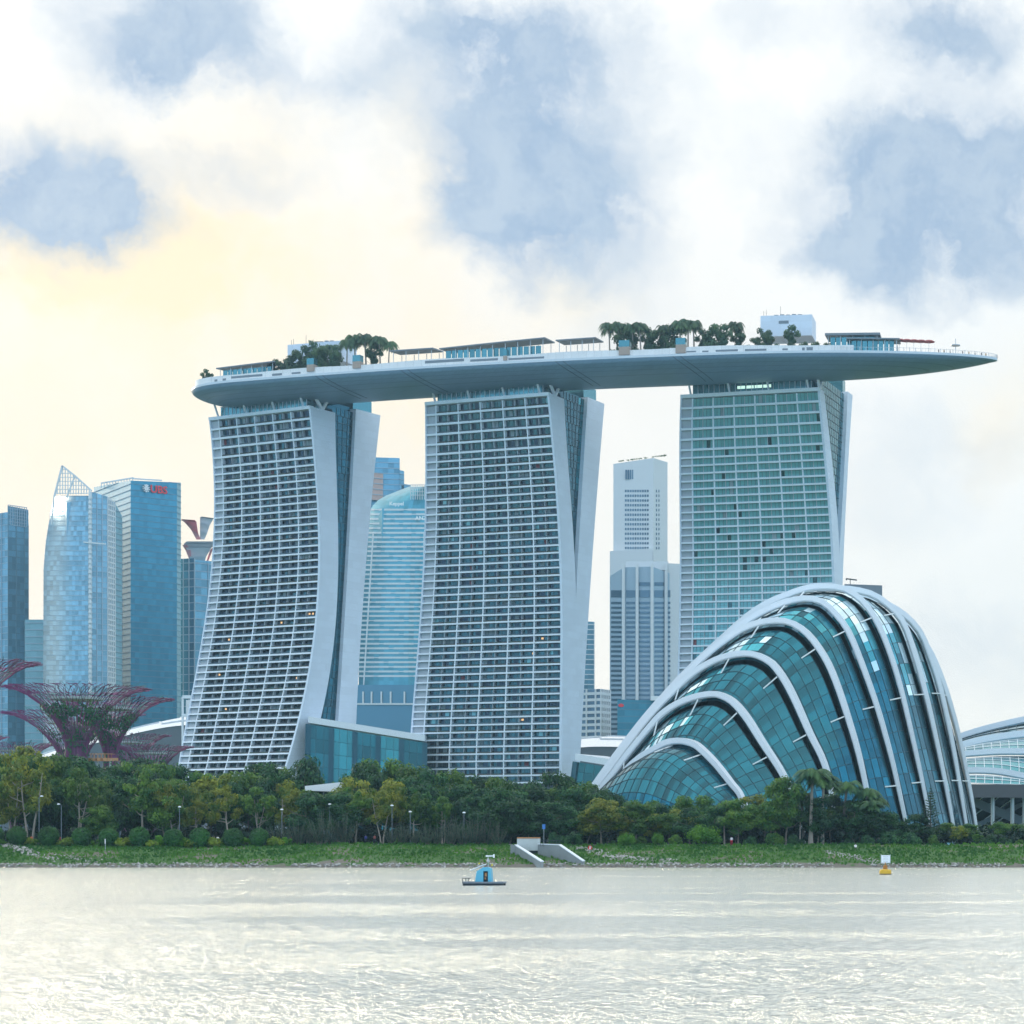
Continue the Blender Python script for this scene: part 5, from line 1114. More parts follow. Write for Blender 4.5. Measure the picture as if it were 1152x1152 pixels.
    for j in range(13):
        q = MB(); yv = 551 + j * 5.35
        for i in range(10): x = 703 + i * 2.75; Yv = Y + 6 - 6 * (x - 690) / 45 - .3; q.hexa([P(x, yv + 2.6, Yv), P(x + 2.0, yv + 2.6, Yv), P(x + 2.0, yv + 2.6, Yv + .3), P(x, yv + 2.6, Yv + .3)], [P(x, yv, Yv), P(x + 2.0, yv, Yv), P(x + 2.0, yv, Yv + .3), P(x, yv, Yv + .3)])
        for x in (738, 740.8): Yv = Y + 24 * (x - 735) / 16 - .4; q.hexa([P(x, yv + 2.8, Yv), P(x + 1.1, yv + 2.8, Yv + .5), P(x + 1.1, yv + 2.8, Yv + 2), P(x, yv + 2.8, Yv + 2)], [P(x, yv, Yv), P(x + 1.1, yv, Yv + .5), P(x + 1.1, yv, Yv + 2), P(x, yv, Yv + 2)])
        q.build('window_row', FM['win'], r)
    q = MB()
    for i in range(11): x = 703.5 + i * 2.5; q.hexa([P(x, 539, Y + 3), P(x + 1.7, 539, Y + 3), P(x + 1.7, 539, Y + 6), P(x, 539, Y + 6)], [P(x, 528.5, Y + 3), P(x + 1.7, 528.5, Y + 3), P(x + 1.7, 528.5, Y + 6), P(x, 528.5, Y + 6)])
    q.build('louvre', FM['win'], r)
    q = MB(); R = random.Random(5)
    for i in range(46): x = 692 + 57 * R.random(); cloud(q, P(x, 519.6 - (x - 690) * .125, Y + 8), R.uniform(.4, 1.0), 7, .45, R)
    q.build('roof_plants', LM['deckp'], r)
    # 11 white-columned office
    Y = 1400; r = root('office_tower', (X(724, Y), Y, zb), 'blue-grey office tower with white vertical columns and dark window bands', 'tower', 'towers of the far skyline')
    pts = [(686, 1412, 640), (702, 1402, 637), (733.6, 1398, 630), (763, 1414, 640)]; zt = Z(637, Y)
    ring = [pp(x, y) for x, y, _ in pts] + [back(763, Y, 50), back(686, Y, 50)]; core(r, ring, zb, [Z(645, Y), Z(637, Y), Z(637, Y), Z(645, Y), Z(637, Y), Z(645, Y)], FM['band'], 'wall')
    core(r, inner([pp(704, 1406), pp(752, 1406), back(752, Y, 40), back(704, Y, 40)], 1), Z(640, Y), [Z(629.5, Y)] * 4, FM['cream'], 'roof_block')
    core(r, [pp(750, 1408), pp(770, 1412), back(770, Y, 40), back(750, Y, 40)], zb, [Z(631, Y)] * 4, FM['cream'], 'side_block')
    def seg(x):
        for (x0, y0, _), (x1, y1, _) in zip(pts[:-1], pts[1:]):
            if x0 <= x <= x1: return y0 + (y1 - y0) * (x - x0) / (x1 - x0)
        return 1414
    def strip_(q, x0, x1, yt, yb):
        Ya, Yb = seg(x0) - .35, seg(x1) - .35; q.hexa([P(x0, yb, Ya), P(x1, yb, Yb), P(x1, yb, Yb + .6), P(x0, yb, Ya + .6)], [P(x0, yt, Ya), P(x1, yt, Yb), P(x1, yt, Yb + .6), P(x0, yt, Ya + .6)])
    bays = [(687.5, 699), (704.5, 714.5), (719, 731), (736.5, 747), (751.5, 762)]
    q = MB(); [strip_(q, a, b, 664, 672) for a, b in bays]; q.build('window_row', FM['win'], r); q = MB(); [strip_(q, a, b, 655, 659) for a, b in bays[2:4]]; q.build('window_row', FM['win'], r)
    yv = 677
    while yv < 860:
        q = MB(); [strip_(q, a, b, yv, yv + 2.5) for a, b in bays]; q.build('window_row', FM['win'], r); yv += 5.45
    for x in (701.5, 716.8, 733.6, 749.4): q = MB(); q.beam(P(x, 900, seg(x) - 1.2), P(x, 634, seg(x) - 1.2), 1.7, 2); q.build('column', FM['cream'], r)
    # 12 teal low block
    Y = 1300; r = root('office_block', (X(720, Y), Y, zb), 'dark teal low block in front of the white-columned office tower', 'building', 'towers of the far skyline')
    a, b = pp(694.5, Y), pp(768, Y + 5); facade(r, a, b, zb, Z(787, Y), Z(788, Y), FM['ubs'], FM['bandd'], 3.8, 4, .3, .15); core(r, [(a[0], a[1] + .5), (b[0], b[1] + .5), back(768, Y, 40), back(694.5, Y, 40)], zb, [Z(787, Y)] * 4, FM['ubs'])
    q = MB(); q.hexa([P(732, 788, Y - 2), P(756, 788, Y - 2), P(756, 788, Y + 20), P(732, 788, Y + 20)], [P(732, 783, Y - 2), P(756, 783, Y - 2), P(756, 783, Y + 20), P(732, 783, Y + 20)]); q.build('roof_canopy', M['white'], r)
    q = MB(); c0 = P(698.7, 793.5, Y - .5); q.add([c0 + Vector((math.cos(a_) * 1.7, 0, math.sin(a_) * 1.0)) for a_ in np.linspace(0, 6.0, 10)] , [tuple(range(10))]); q.build('logo', FM['redt'], r)
skyline()

# ------------------------------------------------------------------ supertrees
def supertree(px, ytop, D, rpx, tpx, label, nr=46, green=1.0, ybase=None):
    cx = X(px, D); h = Z(ytop, D); R_ = rpx / F * D; r0 = tpx / F * D; zb = 4.0; z1 = zb + (h - zb) * .62
    r = root('tree_tower', (cx, D, zb), label, 'tree-like tower', 'purple tree-like steel towers'); R = random.Random(int(px * 7 + D)); c = Vector((cx, D, 0))
    def pt(q, a, zz=0): rad = r0 + (R_ - r0) * q; return c + Vector((math.cos(a) * rad, math.sin(a) * rad, z1 + (h - z1) * (1 - (1 - min(q, 1)) ** 1.9) ** .7 + zz))
    st = MB(); sub = MB()
    for i in range(nr):
        a = 6.283 * i / nr; pts = [c + Vector((math.cos(a) * r0 * 1.08, math.sin(a) * r0 * 1.08, zb))] + [pt(q, a) for q in (0, .04, .12, .25, .4)]; st.tube(pts, .13, 4, cap=False)
        q = .4; stack = [(q, a)]
        for dq in (.18, .17, .14, .11):
            nx = []
            for (q0, a0) in stack:
                kids = (-1, 1) if len(stack) < 3 else (R.choice((-1, 1)),)
                for s in kids:
                    q1 = min(1.02, q0 + dq * R.uniform(.8, 1.15)); a1 = a0 + s * .055 * R.uniform(.5, 1.3); st.tube([pt(q0, a0), pt(q1, a1, R.uniform(-.25, .25))], .085, 3, cap=False); nx.append((q1, a1))
            stack = nx
    st.build('branches', M['steelp'], r)
    for i in range(nr * 2):
        a = R.random() * 6.283; q0 = R.uniform(.2, .8); sub.tube([pt(q0, a, .5), pt(q0 + .2, a + R.uniform(-.12, .12), .9 + R.uniform(-.5, .6))], .07, 3, cap=False)
    for q0 in (.02, .3, .55):
        ring = [pt(q0, 6.283 * k / 40, .2) for k in range(41)]; sub.tube(ring, .12, 4, cap=False)
    sub.build('inner_branches', M['steelg'], r)
    core_ = MB(); core_.lathe([(r0 * .85, zb), (r0 * .78, z1), (r0 * .7, z1 + (h - z1) * .35), (.2, z1 + (h - z1) * .4)], c=c, n=20); core_.build('core', M['core'], r, smooth=False)
    cap = MB(); cap.lathe([(R_ * .36, z1 + (h - z1) * .80), (R_ * .38, z1 + (h - z1) * .84), (.1, z1 + (h - z1) * .85)], c=c, n=24); cap.build('platform', M['white'], r)
    lf = MB()
    for i in range(int(2600 * green)):
        a = R.random() * 6.283
        if R.random() < .5: z = zb + (z1 + (h - z1) * .3 - zb) * R.random(); p = c + Vector((math.cos(a) * r0 * 1.12, math.sin(a) * r0 * 1.12, z)); n = Vector((math.cos(a), math.sin(a), .3))
        else: q0 = R.uniform(.2, .42) if R.random() < .7 else R.uniform(.03, .25); p = pt(q0, a, R.uniform(-1.2, .3)); n = Vector((math.cos(a), math.sin(a), R.uniform(-.5, .8)))
        if noise.noise(Vector((a * 2.2, p.z * .22, D))) < -.12: continue
        leaf(lf, p, n.normalized(), .5, R)
    lf.build('planting', LM['dark'], r)
supertree(-42, 745, 600, 84, 13, 'purple tree-like tower cut off by the left edge, its rim tip highest', green=.6)
supertree(86.5, 774, 640, 80.5, 11.5, 'largest wide-rimmed purple tree-like tower, in front at the left')
supertree(124, 786, 668, 69, 7, 'purple tree-like tower half behind the largest one, just to its right')
supertree(82, 803, 720, 78, 12, 'greenish-trunked tree-like tower seen behind and below the largest rim', green=.4)
supertree(146, 827, 765, 45, 6, 'slim small tree-like tower in front of the white shell roof', nr=36, green=.3)
supertree(172, 840, 735, 45, 5, 'lowest tree-like tower, its rim crossing the foot of the leftmost hotel tower', nr=36, green=.3)
supertree(18, 837, 790, 45, 6, 'small low tree-like tower at the left, left of the two big ones', nr=36, green=.3)
supertree(-36, 829, 780, 44, 6, 'small tree-like tower of which only the rim tip enters at the left edge', nr=36, green=.3)
r = root('sky_walkway', P(102, 856, 652), 'orange elevated walkway with people hung between the two big tree-like towers', 'walkway'); q = MB()
pts = [P(x, 854.5, 652 - 10 * math.sin(math.pi * (x - 88) / 40)) for x in range(88, 129, 4)]
for a, b in zip(pts[:-1], pts[1:]): q.beam(a, b, 2.6, .9)
q.build('deck', M['orange'], r); q = MB()
for s in (-1.25, 1.25):
    for a, b in zip(pts[:-1], pts[1:]): q.beam(a + Vector((0, s, 1.6)), b + Vector((0, s, 1.6)), .12, .12); q.beam(a + Vector((0, s, .4)), a + Vector((0, s, 1.6)), .1, .1)
q.build('railing', M['orange'], r); q = MB()
for x in (94, 110, 124): p = P(x, 854, 646); q.tube([(p.x, p.y, 4), (p.x, p.y, p.z)], .3, 6)
q.build('columns', M['steel'], r)

# ------------------------------------------------------------------ trees of the shore
def landmark(px):
    for x, s in ((60, 'below the leftmost skyline towers'), (125, 'below the largest tree-like tower'), (205, 'below the white shell roof at left'), (330, 'below the leftmost hotel tower'), (460, 'below the glass hall between towers'),
                 (655, 'below the middle hotel tower'), (700, 'left of the tall dome'), (860, 'before the left half of the tall dome'), (1080, 'before the right half of the tall dome')):
        if px < x: return s
    return 'before the low wide dome'
KW = {'dense': 'dark dense tree', 'mid': 'mid-green leafy tree', 'airy': 'slender pale-trunked tree', 'yel': 'yellow-green leafy tree', 'palm': 'feathery palm', 'con': 'narrow pointed conifer'}
def plant_rows():
    back = [(-12, 842, 'mid'), (12, 846, 'yel'), (30, 838, 'yel'), (52, 848, 'mid'), (72, 846, 'dense'), (95, 850, 'dense'), (118, 862, 'dense'), (138, 855, 'dense'), (160, 852, 'dense'), (182, 857, 'mid'), (200, 858, 'dense'),
            (222, 866, 'mid'), (245, 866, 'dense'), (265, 866, 'mid'), (287, 858, 'dense'), (300, 856, 'dense'), (318, 862, 'mid'), (336, 846, 'dense'), (352, 864, 'dense'), (392, 862, 'dense'), (410, 856, 'dense'), (428, 852, 'mid'), (446, 858, 'dense'),
            (466, 858, 'mid'), (485, 862, 'dense'), (505, 864, 'mid'), (524, 868, 'dense'), (545, 873, 'dense'), (565, 873, 'mid'), (585, 875, 'dense'), (606, 874, 'dense'), (624, 866, 'dense'), (640, 872, 'dense'), (658, 878, 'mid'), (675, 885, 'dense'), (692, 893, 'dense')]
    n = {}
    rows = [('back', back, 462, 12), ('middle', [(-6, 868, 'dense'), (20, 872, 'mid'), (45, 866, 'dense'), (66, 868, 'dense'), (86, 862, 'dense'), (108, 872, 'mid'), (128, 866, 'dense'), (148, 872, 'dense'), (170, 868, 'dense'), (192, 876, 'mid'), (214, 874, 'dense'), (236, 872, 'yel'),
             (258, 878, 'dense'), (280, 872, 'mid'), (302, 872, 'dense'), (324, 876, 'yel'), (340, 888, 'mid'), (384, 889, 'mid'), (398, 872, 'yel'), (418, 870, 'dense'), (438, 874, 'yel'), (458, 872, 'dense'), (480, 876, 'dense'), (500, 880, 'mid'), (520, 880, 'dense'), (542, 886, 'dense'),
             (562, 884, 'dense'), (582, 888, 'dense'), (604, 884, 'dense'), (624, 886, 'mid'), (644, 884, 'dense'), (664, 890, 'dense'), (684, 896, 'yel'), (705, 903, 'dense'), (724, 899, 'mid'), (744, 903, 'dense'), (768, 909, 'yel'), (780, 894, 'mid'), (818, 905, 'dense')], 446, 8),
            ('front', [(-2, 880, 'airy'), (14, 868, 'airy'), (34, 848, 'airy'), (88, 862, 'airy'), (112, 905, 'mid'), (158, 856, 'airy'), (186, 895, 'mid'), (196, 880, 'airy'), (222, 886, 'airy'), (256, 870, 'airy'), (288, 884, 'airy'), (318, 885, 'airy'), (345, 896, 'airy'), (349, 891, 'dense'), (366, 893, 'mid'), (380, 890, 'dense'),
             (400, 884, 'airy'), (430, 886, 'airy'), (464, 884, 'airy'), (498, 895, 'airy'), (528, 894, 'dense'), (553, 888, 'dense'), (574, 900, 'dense'), (596, 895, 'dense'), (616, 900, 'dense'), (636, 906, 'dense'), (676, 900, 'yel'), (660, 912, 'yel'), (700, 916, 'yel'), (715, 902, 'mid'), (735, 915, 'yel'),
             (752, 914, 'mid'), (776, 908, 'dense'), (830, 912, 'mid')], 433, 4),
            ('dome', [(806, 905, 'dense'), (828, 898, 'mid'), (850, 905, 'dense'), (892, 900, 'dense'), (920, 895, 'dense'), (944, 905, 'mid'), (968, 902, 'dense'), (986, 908, 'dense'), (1000, 914, 'dense'), (872, 908, 'palm'), (925, 873, 'palm'), (982, 896, 'palm'), (815, 918, 'palm'), (840, 922, 'palm'), (842, 892, 'yel'), (866, 900, 'mid'), (884, 872, 'mid'), (912, 864, 'palm'), (904, 892, 'palm'), (935, 892, 'dense'), (948, 878, 'palm'), (960, 900, 'palm'), (978, 886, 'palm'), (990, 900, 'palm'), (934, 920, 'palm'), (900, 918, 'palm'), (880, 912, 'palm'), (860, 918, 'palm'), (920, 912, 'palm'),
             (1010, 912, 'dense'), (1030, 915, 'dense'), (1047, 886, 'con'), (1040, 905, 'con'), (1062, 925, 'mid'), (1078, 928, 'yel'), (1090, 926, 'mid'), (1100, 938, 'mid'), (1125, 924, 'mid'), (1145, 926, 'mid'), (1160, 924, 'dense')], 436, 6)]
    for rn, lst, Y0, jit in rows:
        for px, py, k in sorted(lst):
            Y = Y0 + rnd.uniform(-jit, jit); x = X(px, Y); zg = ground_z(x, Y) - .15; h = Z(py, Y) - zg
            if k in ('dense', 'mid') and h < 7 and rn != 'dome': h = max(h, 6)
            n[(rn, k)] = n.get((rn, k), 0) + 1
            kk = k if k == 'con' else k + str(rnd.randrange({'dense': 4, 'mid': 3, 'airy': 4, 'yel': 2, 'palm': 3}[k]))
            where = 'in front of the dome' if rn == 'dome' else f'in the {rn} row of trees'
            ws = {'dense': .95, 'mid': .95, 'airy': .85, 'yel': 1.0, 'palm': 1.0, 'con': 1.0}[k]
            if k in ('dense', 'mid', 'yel'): ws = max(.8, min(1.35, 11.5 / h))
            if k == 'palm': ws = 1.15 if h > 9 else 1.3
            put(kk, (x, Y, zg), h, f"{KW[k]}, {ordn(n[(rn, k)])} of its kind from the left {where}", 'palm tree' if k == 'palm' else 'tree', {'dome': 'trees in front of the tall dome'}.get(rn, f'{rn} row of trees on the shore'), ws)
    # round clipped shrubs and low bushes along the path
    for i, px in enumerate((-8, 19, 55, 92, 122.5, 157, 195, 224.7, 262, 291.5)):
        Y = 422.5; x = X(px, Y); put('round' if i % 2 else 'round1', (x, Y, ground_z(x, Y) - .1), 3.75 + rnd.uniform(-.25, .2), f'round clipped green shrub on the bank top, {ordn(i + 1)} from the left' if i else 'round clipped green shrub cut by the left edge of the bank', 'shrub', 'row of round clipped shrubs')
    for i, px in enumerate((2, 33, 42, 75, 83, 108, 139, 145, 172, 178, 211, 218, 243, 249, 277, 305, 312, 322)):
        Y = 423 + rnd.uniform(-1, 1.5); x = X(px, Y); put('low0' if rnd.random() < .6 else 'low1', (x, Y, ground_z(x, Y) - .1), 1.5 + rnd.uniform(-.2, .7), f'low lime-green bush between the round shrubs, {ordn(i + 1)} from the left', 'bush', 'low bushes along the bank top')
    for i, px in enumerate((314, 326, 336, 350, 362, 374, 388, 440, 452, 466, 480, 492, 506, 520, 534, 546, 560)):
        Y = 425 + rnd.uniform(-1.5, 2); x = X(px, Y); put('feather' if i % 2 else 'feather1', (x, Y, ground_z(x, Y) - .1), rnd.uniform(4.2, 6.6), f'feathery grey-green shrub on the bank, {ordn(i + 1)} from the left', 'shrub', 'feathery grey-green shrubs on the bank', .8)
    for i, (px, py, k, w) in enumerate(((792, 926.5, 'big', 1.0), (760, 938, 'gbush', 1), (722, 940, 'gbush', .9), (705, 936, 'big', .8), (740, 936, 'big', .7), (445, 942, 'gbush', .8), (478, 941, 'gbush', .9), (505, 944, 'dbush', .8), (530, 941, 'dbush', 1), (555, 940, 'dbush', 1), (422, 948, 'dbush', .6),
                                        (1112, 938, 'dbush', 1), (1130, 941, 'dbush', 1), (1148, 944, 'gbush', 1), (845, 940, 'dbush', .9), (870, 936, 'gbush', .9), (895, 938, 'dbush', 1), (955, 942, 'dbush', .8), (975, 938, 'dbush', .8), (1000, 934, 'dbush', 1), (1022, 935, 'dbush', 1), (1050, 938, 'gbush', .7), (644, 935, 'dbush', 1), (625, 935, 'dbush', .7), (690, 945, 'gbush', .7))):
        Y = (427 if k != 'big' else 424.5) + rnd.uniform(-1, 2); x = X(px, Y); zg = ground_z(x, Y) - .15
        put(k, (x, Y, zg), Z(py, Y) - zg, {0: 'large bright green domed bush at the left foot of the tall dome'}.get(i, f"{ {'big': 'bright green', 'gbush': 'mid-green', 'dbush': 'dark green'}[k]} spreading bush on the bank top {landmark(px)}, about {round((Z(py, Y) - zg) * 2) / 2:g} metres tall, {ordn(i + 1)} listed"), 'bush', 'spreading bushes on the bank top', w)
plant_rows()
def fix_bush_labels():
    bs = sorted([o for o in bpy.data.objects if o.get('group') == 'spreading bushes on the bank top' and 'listed' in o.get('label', '')], key=lambda o: o.location.x / o.location.y); cnt = {}
    for o in bs:
        k = o['label'].split(' spreading')[0].strip(); cnt[k] = cnt.get(k, 0) + 1; o['label'] = f'{k} spreading bush on the bank top, {ordn(cnt[k])} of its colour from the left'
fix_bush_labels()

# dense undergrowth in the shade of the trees (nobody could count it)
def undergrowth():
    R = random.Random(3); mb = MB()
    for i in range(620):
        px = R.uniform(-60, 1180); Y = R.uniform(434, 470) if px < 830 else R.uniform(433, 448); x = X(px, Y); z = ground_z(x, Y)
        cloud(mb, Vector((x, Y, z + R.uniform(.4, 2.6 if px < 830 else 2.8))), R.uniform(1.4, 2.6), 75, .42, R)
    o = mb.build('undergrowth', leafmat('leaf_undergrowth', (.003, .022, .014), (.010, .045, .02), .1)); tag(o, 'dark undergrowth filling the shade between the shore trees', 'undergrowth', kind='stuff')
    mb = MB(); 
    for i in range(15000):
        px = R.uniform(-30, 1180); Y = 401.5 + 24 * R.random() ** .8; x = X(px, Y); n = noise.noise(Vector((x * .12, Y * .12, 0))) * .5 + .5
        if R.random() > .35 + n or ground_z(x, Y) < .5: continue
        z = ground_z(x, Y); hh = R.uniform(.15, .5); a = R.random() * 3.14; w = R.uniform(.1, .3); dx, dy = math.cos(a) * w, math.sin(a) * w
        mb.add(((x - dx, Y - dy, z - .05), (x + dx, Y + dy, z - .05), (x + dx * .6 + R.uniform(-.1, .1), Y + dy, z + hh), (x - dx * .7, Y - dy, z + hh * .8)), ((0, 1, 2, 3),))
    o = mb.build('grass', leafmat('bank_grass', (.025, .10, .014), (.07, .19, .02), .3, .12)); tag(o, 'rough green grass covering the sloping bank', 'grass', kind='stuff')
    mb = MB()
    def rock(x, y, z, s):
        d = [Vector((R.gauss(0, 1), R.gauss(0, 1), R.gauss(0, .6))).normalized() for _ in range(1)]
        vs = [(x + s * a * R.uniform(.6, 1.2), y + s * b * R.uniform(.6, 1.2), z + s * c * R.uniform(.5, .9)) for a, b, c in ((1, 0, 0), (0, 1, 0), (-1, 0, 0), (0, -1, 0), (.1, .1, 1), (0, 0, -1))]
        mb.add(vs, [(0, 1, 4), (1, 2, 4), (2, 3, 4), (3, 0, 4), (1, 0, 5), (2, 1, 5), (3, 2, 5), (0, 3, 5)])
    for i in range(1500):
        px = R.uniform(-30, 1180); x = X(px, 401); 
        if noise.noise(Vector((x * .1, 0, 7))) < -.15: continue
        y = shore(x) + R.uniform(.8, 2.6); rock(x, y, ground_z(x, y), R.uniform(.12, .38))
    def patch(poly, n, s0, s1):
        for i in range(n):
            t = R.random(); k = R.random(); (xa, ya), (xb, yb) = poly; px = xa + (xb - xa) * t + R.uniform(-5, 5) * (1 + k); Y = 402 + 22 * max(0, min(1, ((974 - (ya + (yb - ya) * t)) / 24))) + R.uniform(-1.6, 1.6); x = X(px, Y); rock(x, Y, ground_z(x, Y), R.uniform(s0, s1))
    patch([(4, 951), (32, 962)], 220, .2, .55); patch([(20, 960), (60, 971)], 140, .15, .4); patch([(650, 953), (695, 968)], 300, .12, .4); patch([(690, 966), (760, 972)], 200, .12, .35); patch([(930, 960), (985, 973)], 260, .12, .35); patch([(60, 966), (110, 971)], 90, .1, .3)
    o = mb.build('shore_rocks', mat('rock', (.30, .30, .29), .9, island=.45)); tag(o, 'broken pale rocks along the waterline and down the bank', 'rocks', kind='stuff')
undergrowth()

# ------------------------------------------------------------------ storm outlet, kiosk raft, buoy, lamps, signs
def outlet():
    r = root('storm_outlet', P(615, 965, 404), 'concrete storm outlet with splayed wing walls set in the grassy bank', 'storm outlet')
    Yb, Yf = 412, 400.5
    a, b = X(581.7, Yb), X(607.5, Yb); zt = Z(943.4, Yb); zo = Z(957, Yb)
    q = MB(); q.box2((a, Yb, zo), (b, Yb + .6, zt)); q.box2((a, Yb, -.5), (a + .5, Yb + .6, zo)); q.build('headwall', mat('concrete_blue', (.5, .55, .56), .8, var=.08, vscale=1), r)
    q = MB(); q.box2((a + .5, Yb + .8, -.4), (b, Yb + 5, zo + .3)); q.build('culvert_opening', M['dark'], r)
    def wing(p0, y0t, Y0, p1, y1t, Y1, p2=None, th=.5, z_b=-.6, m=M['conc']):
        A, B = P(p0, y0t, Y0), P(p1, y1t, Y1); d = (B - A); d.z = 0; n = Vector((d.y, -d.x, 0)).normalized() * th
        pts = [A]; 
        if p2: pts.append(P(*p2))
        pts.append(B); w = MB(); c = MB()
        for p, q_ in zip(pts[:-1], pts[1:]):
            w.hexa([Vector((p.x, p.y, z_b)), Vector((q_.x, q_.y, z_b)), Vector((q_.x, q_.y, z_b)) + n, Vector((p.x, p.y, z_b)) + n], [p, q_, q_ + n, p + n])
            c.beam(p + n * .5 + Vector((0, 0, .08)), q_ + n * .5 + Vector((0, 0, .08)), th * 1.3, .16)
        w.build('wing_wall', m, r); c.build('coping', M['white'], r)
    wing(582, 951, Yb - .1, 611.4, 969.6, Yf)
    wing(607.5, 950, Yb - .2, 657.8, 969, 403, (631, 950.8, 407.5))
    q = MB(); q.box2((X(575, 412), 411.2, 2), (X(581.5, 412), 412.2, Z(950.5, 412))); q.build('headwall_side', M['conc'], r)
    q = MB(); q.box2((a, Yb - .1, zt + .02), (b, Yb + .5, zt + .22)); q.build('orange_kerb', M['orange'], r)
    q = MB()
    for px in np.arange(608, 632, 3): p = P(px, 949.8, 410); q.beam(p - Vector((0, 0, .4)), p + Vector((0, 0, .7)), .07, .07)
    q.beam(P(608, 949.8, 410) + Vector((0, 0, .7)), P(632, 949.8, 410) + Vector((0, 0, .7)), .08, .08); q.build('railing', M['dark'], r)
outlet()
def kiosk():
    Y = 193.0; s = Y / F; cx = X(545, Y); r = root('monitoring_raft', (cx, Y, 0), 'small blue hut with tilted roof panel and wind vane on a floating raft', 'raft')
    blue = mat('hut_blue', (.10, .42, .60), .45, var=.08, vscale=2); navy = mat('raft_grey', (.16, .2, .24), .6, var=.2, vscale=2)
    q = MB()
    for i in range(2): q.tube([(cx - 1.7, Y - .7 + i * 1.4, .05), (cx + 1.7, Y - .7 + i * 1.4, .05)], .16, 10)
    q.build('pontoon', M['dark'], r)
    q = MB(); q.box((cx, Y, .24), 3.5, 1.9, .14); q.build('deck', navy, r)
    q = MB()
    for x in (-1.7, -1.45, -1.2): q.beam((cx + x, Y - .85, .3), (cx + x, Y - .85, .62), .05, .05)
    q.beam((cx - 1.72, Y - .85, .6), (cx - 1.05, Y - .85, .6), .05, .05); q.build('railing', M['dark'], r)
    x0, x1 = X(535.8, Y), X(553.6, Y); z0, z1 = .31, Z(976.8, Y); w = x1 - x0
    q = MB(); y0, y1 = Y - .55, Y + .55; xd0, xd1 = x0 + w * .5, x0 + w * .8; zt = z1 - .12
    q.hexa([(x0 - .03, y0, z0), (xd0, y0, z0), (xd0, y1, z0), (x0 - .03, y1, z0)], [(x0 + .1, y0, z1 - .25), (xd0, y0, z1 + .1), (xd0, y1, z1 + .1), (x0 + .1, y1, z1 - .25)])
    q.hexa([(xd1, y0, z0), (x1 + .03, y0, z0), (x1 + .03, y1, z0), (xd1, y1, z0)], [(xd1, y0, z1 + .1), (x1 - .06, y0, z1 - .02), (x1 - .06, y1, z1 - .02), (xd1, y1, z1 + .1)])
    q.hexa([(xd0, y0, zt - .12), (xd1, y0, zt - .12), (xd1, y1, zt - .12), (xd0, y1, zt - .12)], [(xd0, y0, z1 + .1), (xd1, y0, z1 + .1), (xd1, y1, z1 + .1), (xd0, y1, z1 + .1)])
    q.box2((xd0, y1 - .1, z0), (xd1, y1, zt - .12)); q.build('hut', blue, r)
    q = MB(); q.box2((xd0 + .02, Y - .3, z0 + .05), (xd1 - .02, Y + .4, zt - .2)); q.build('equipment', M['dark'], r)
    q = MB(); q.box2((xd0 + .1, Y - .36, z0 + .45), (xd0 + .28, Y - .3, z0 + .75)); q.box2((xd0 + .08, Y - .36, z0 + .2), (xd0 + .2, Y - .3, z0 + .35)); q.build('orange_box', M['orange'], r)
    a, b = P(529.8, 978.6, Y), P(545.5, 972.3, Y); q = MB(); q.hexa([a + Vector((0, -.7, -.06)), b + Vector((0, -.7, -.06)), b + Vector((0, .7, -.06)), a + Vector((0, .7, -.06))], [a + Vector((0, -.7, 0)), b + Vector((0, -.7, 0)), b + Vector((0, .7, 0)), a + Vector((0, .7, 0))]); q.build('roof_panel', M['white'], r)
    p = P(549.2, 975, Y); q = MB(); q.beam(p - Vector((0, 0, .3)), (p.x, p.y, Z(963, Y)), .05, .05); q.build('pole', M['steel'], r)
    q = MB(); zt = Z(963, Y); q.beam((p.x - .1, Y, zt), (p.x + .45, Y, zt), .09, .1); q.box((p.x + .48, Y, zt), .1, .3, .3); q.box((p.x - .1, Y, zt), .2, .12, .12); q.build('wind_vane', M['white'], r)
    q = MB(); q.lathe([(.09, 0), (.12, .1), (.09, .28), (.03, .32)], c=(p.x, Y, Z(970, Y)), n=10); q.build('sensor', M['steel'], r)
    q = MB(); q.box((p.x + .33, Y, Z(973, Y)), .12, .12, .18); q.box((X(539, Y), Y, Z(971.5, Y)), .1, .1, .12); q.build('beacon', mat('beacon_yellow', (.6, .5, .05), .5), r)
kiosk()
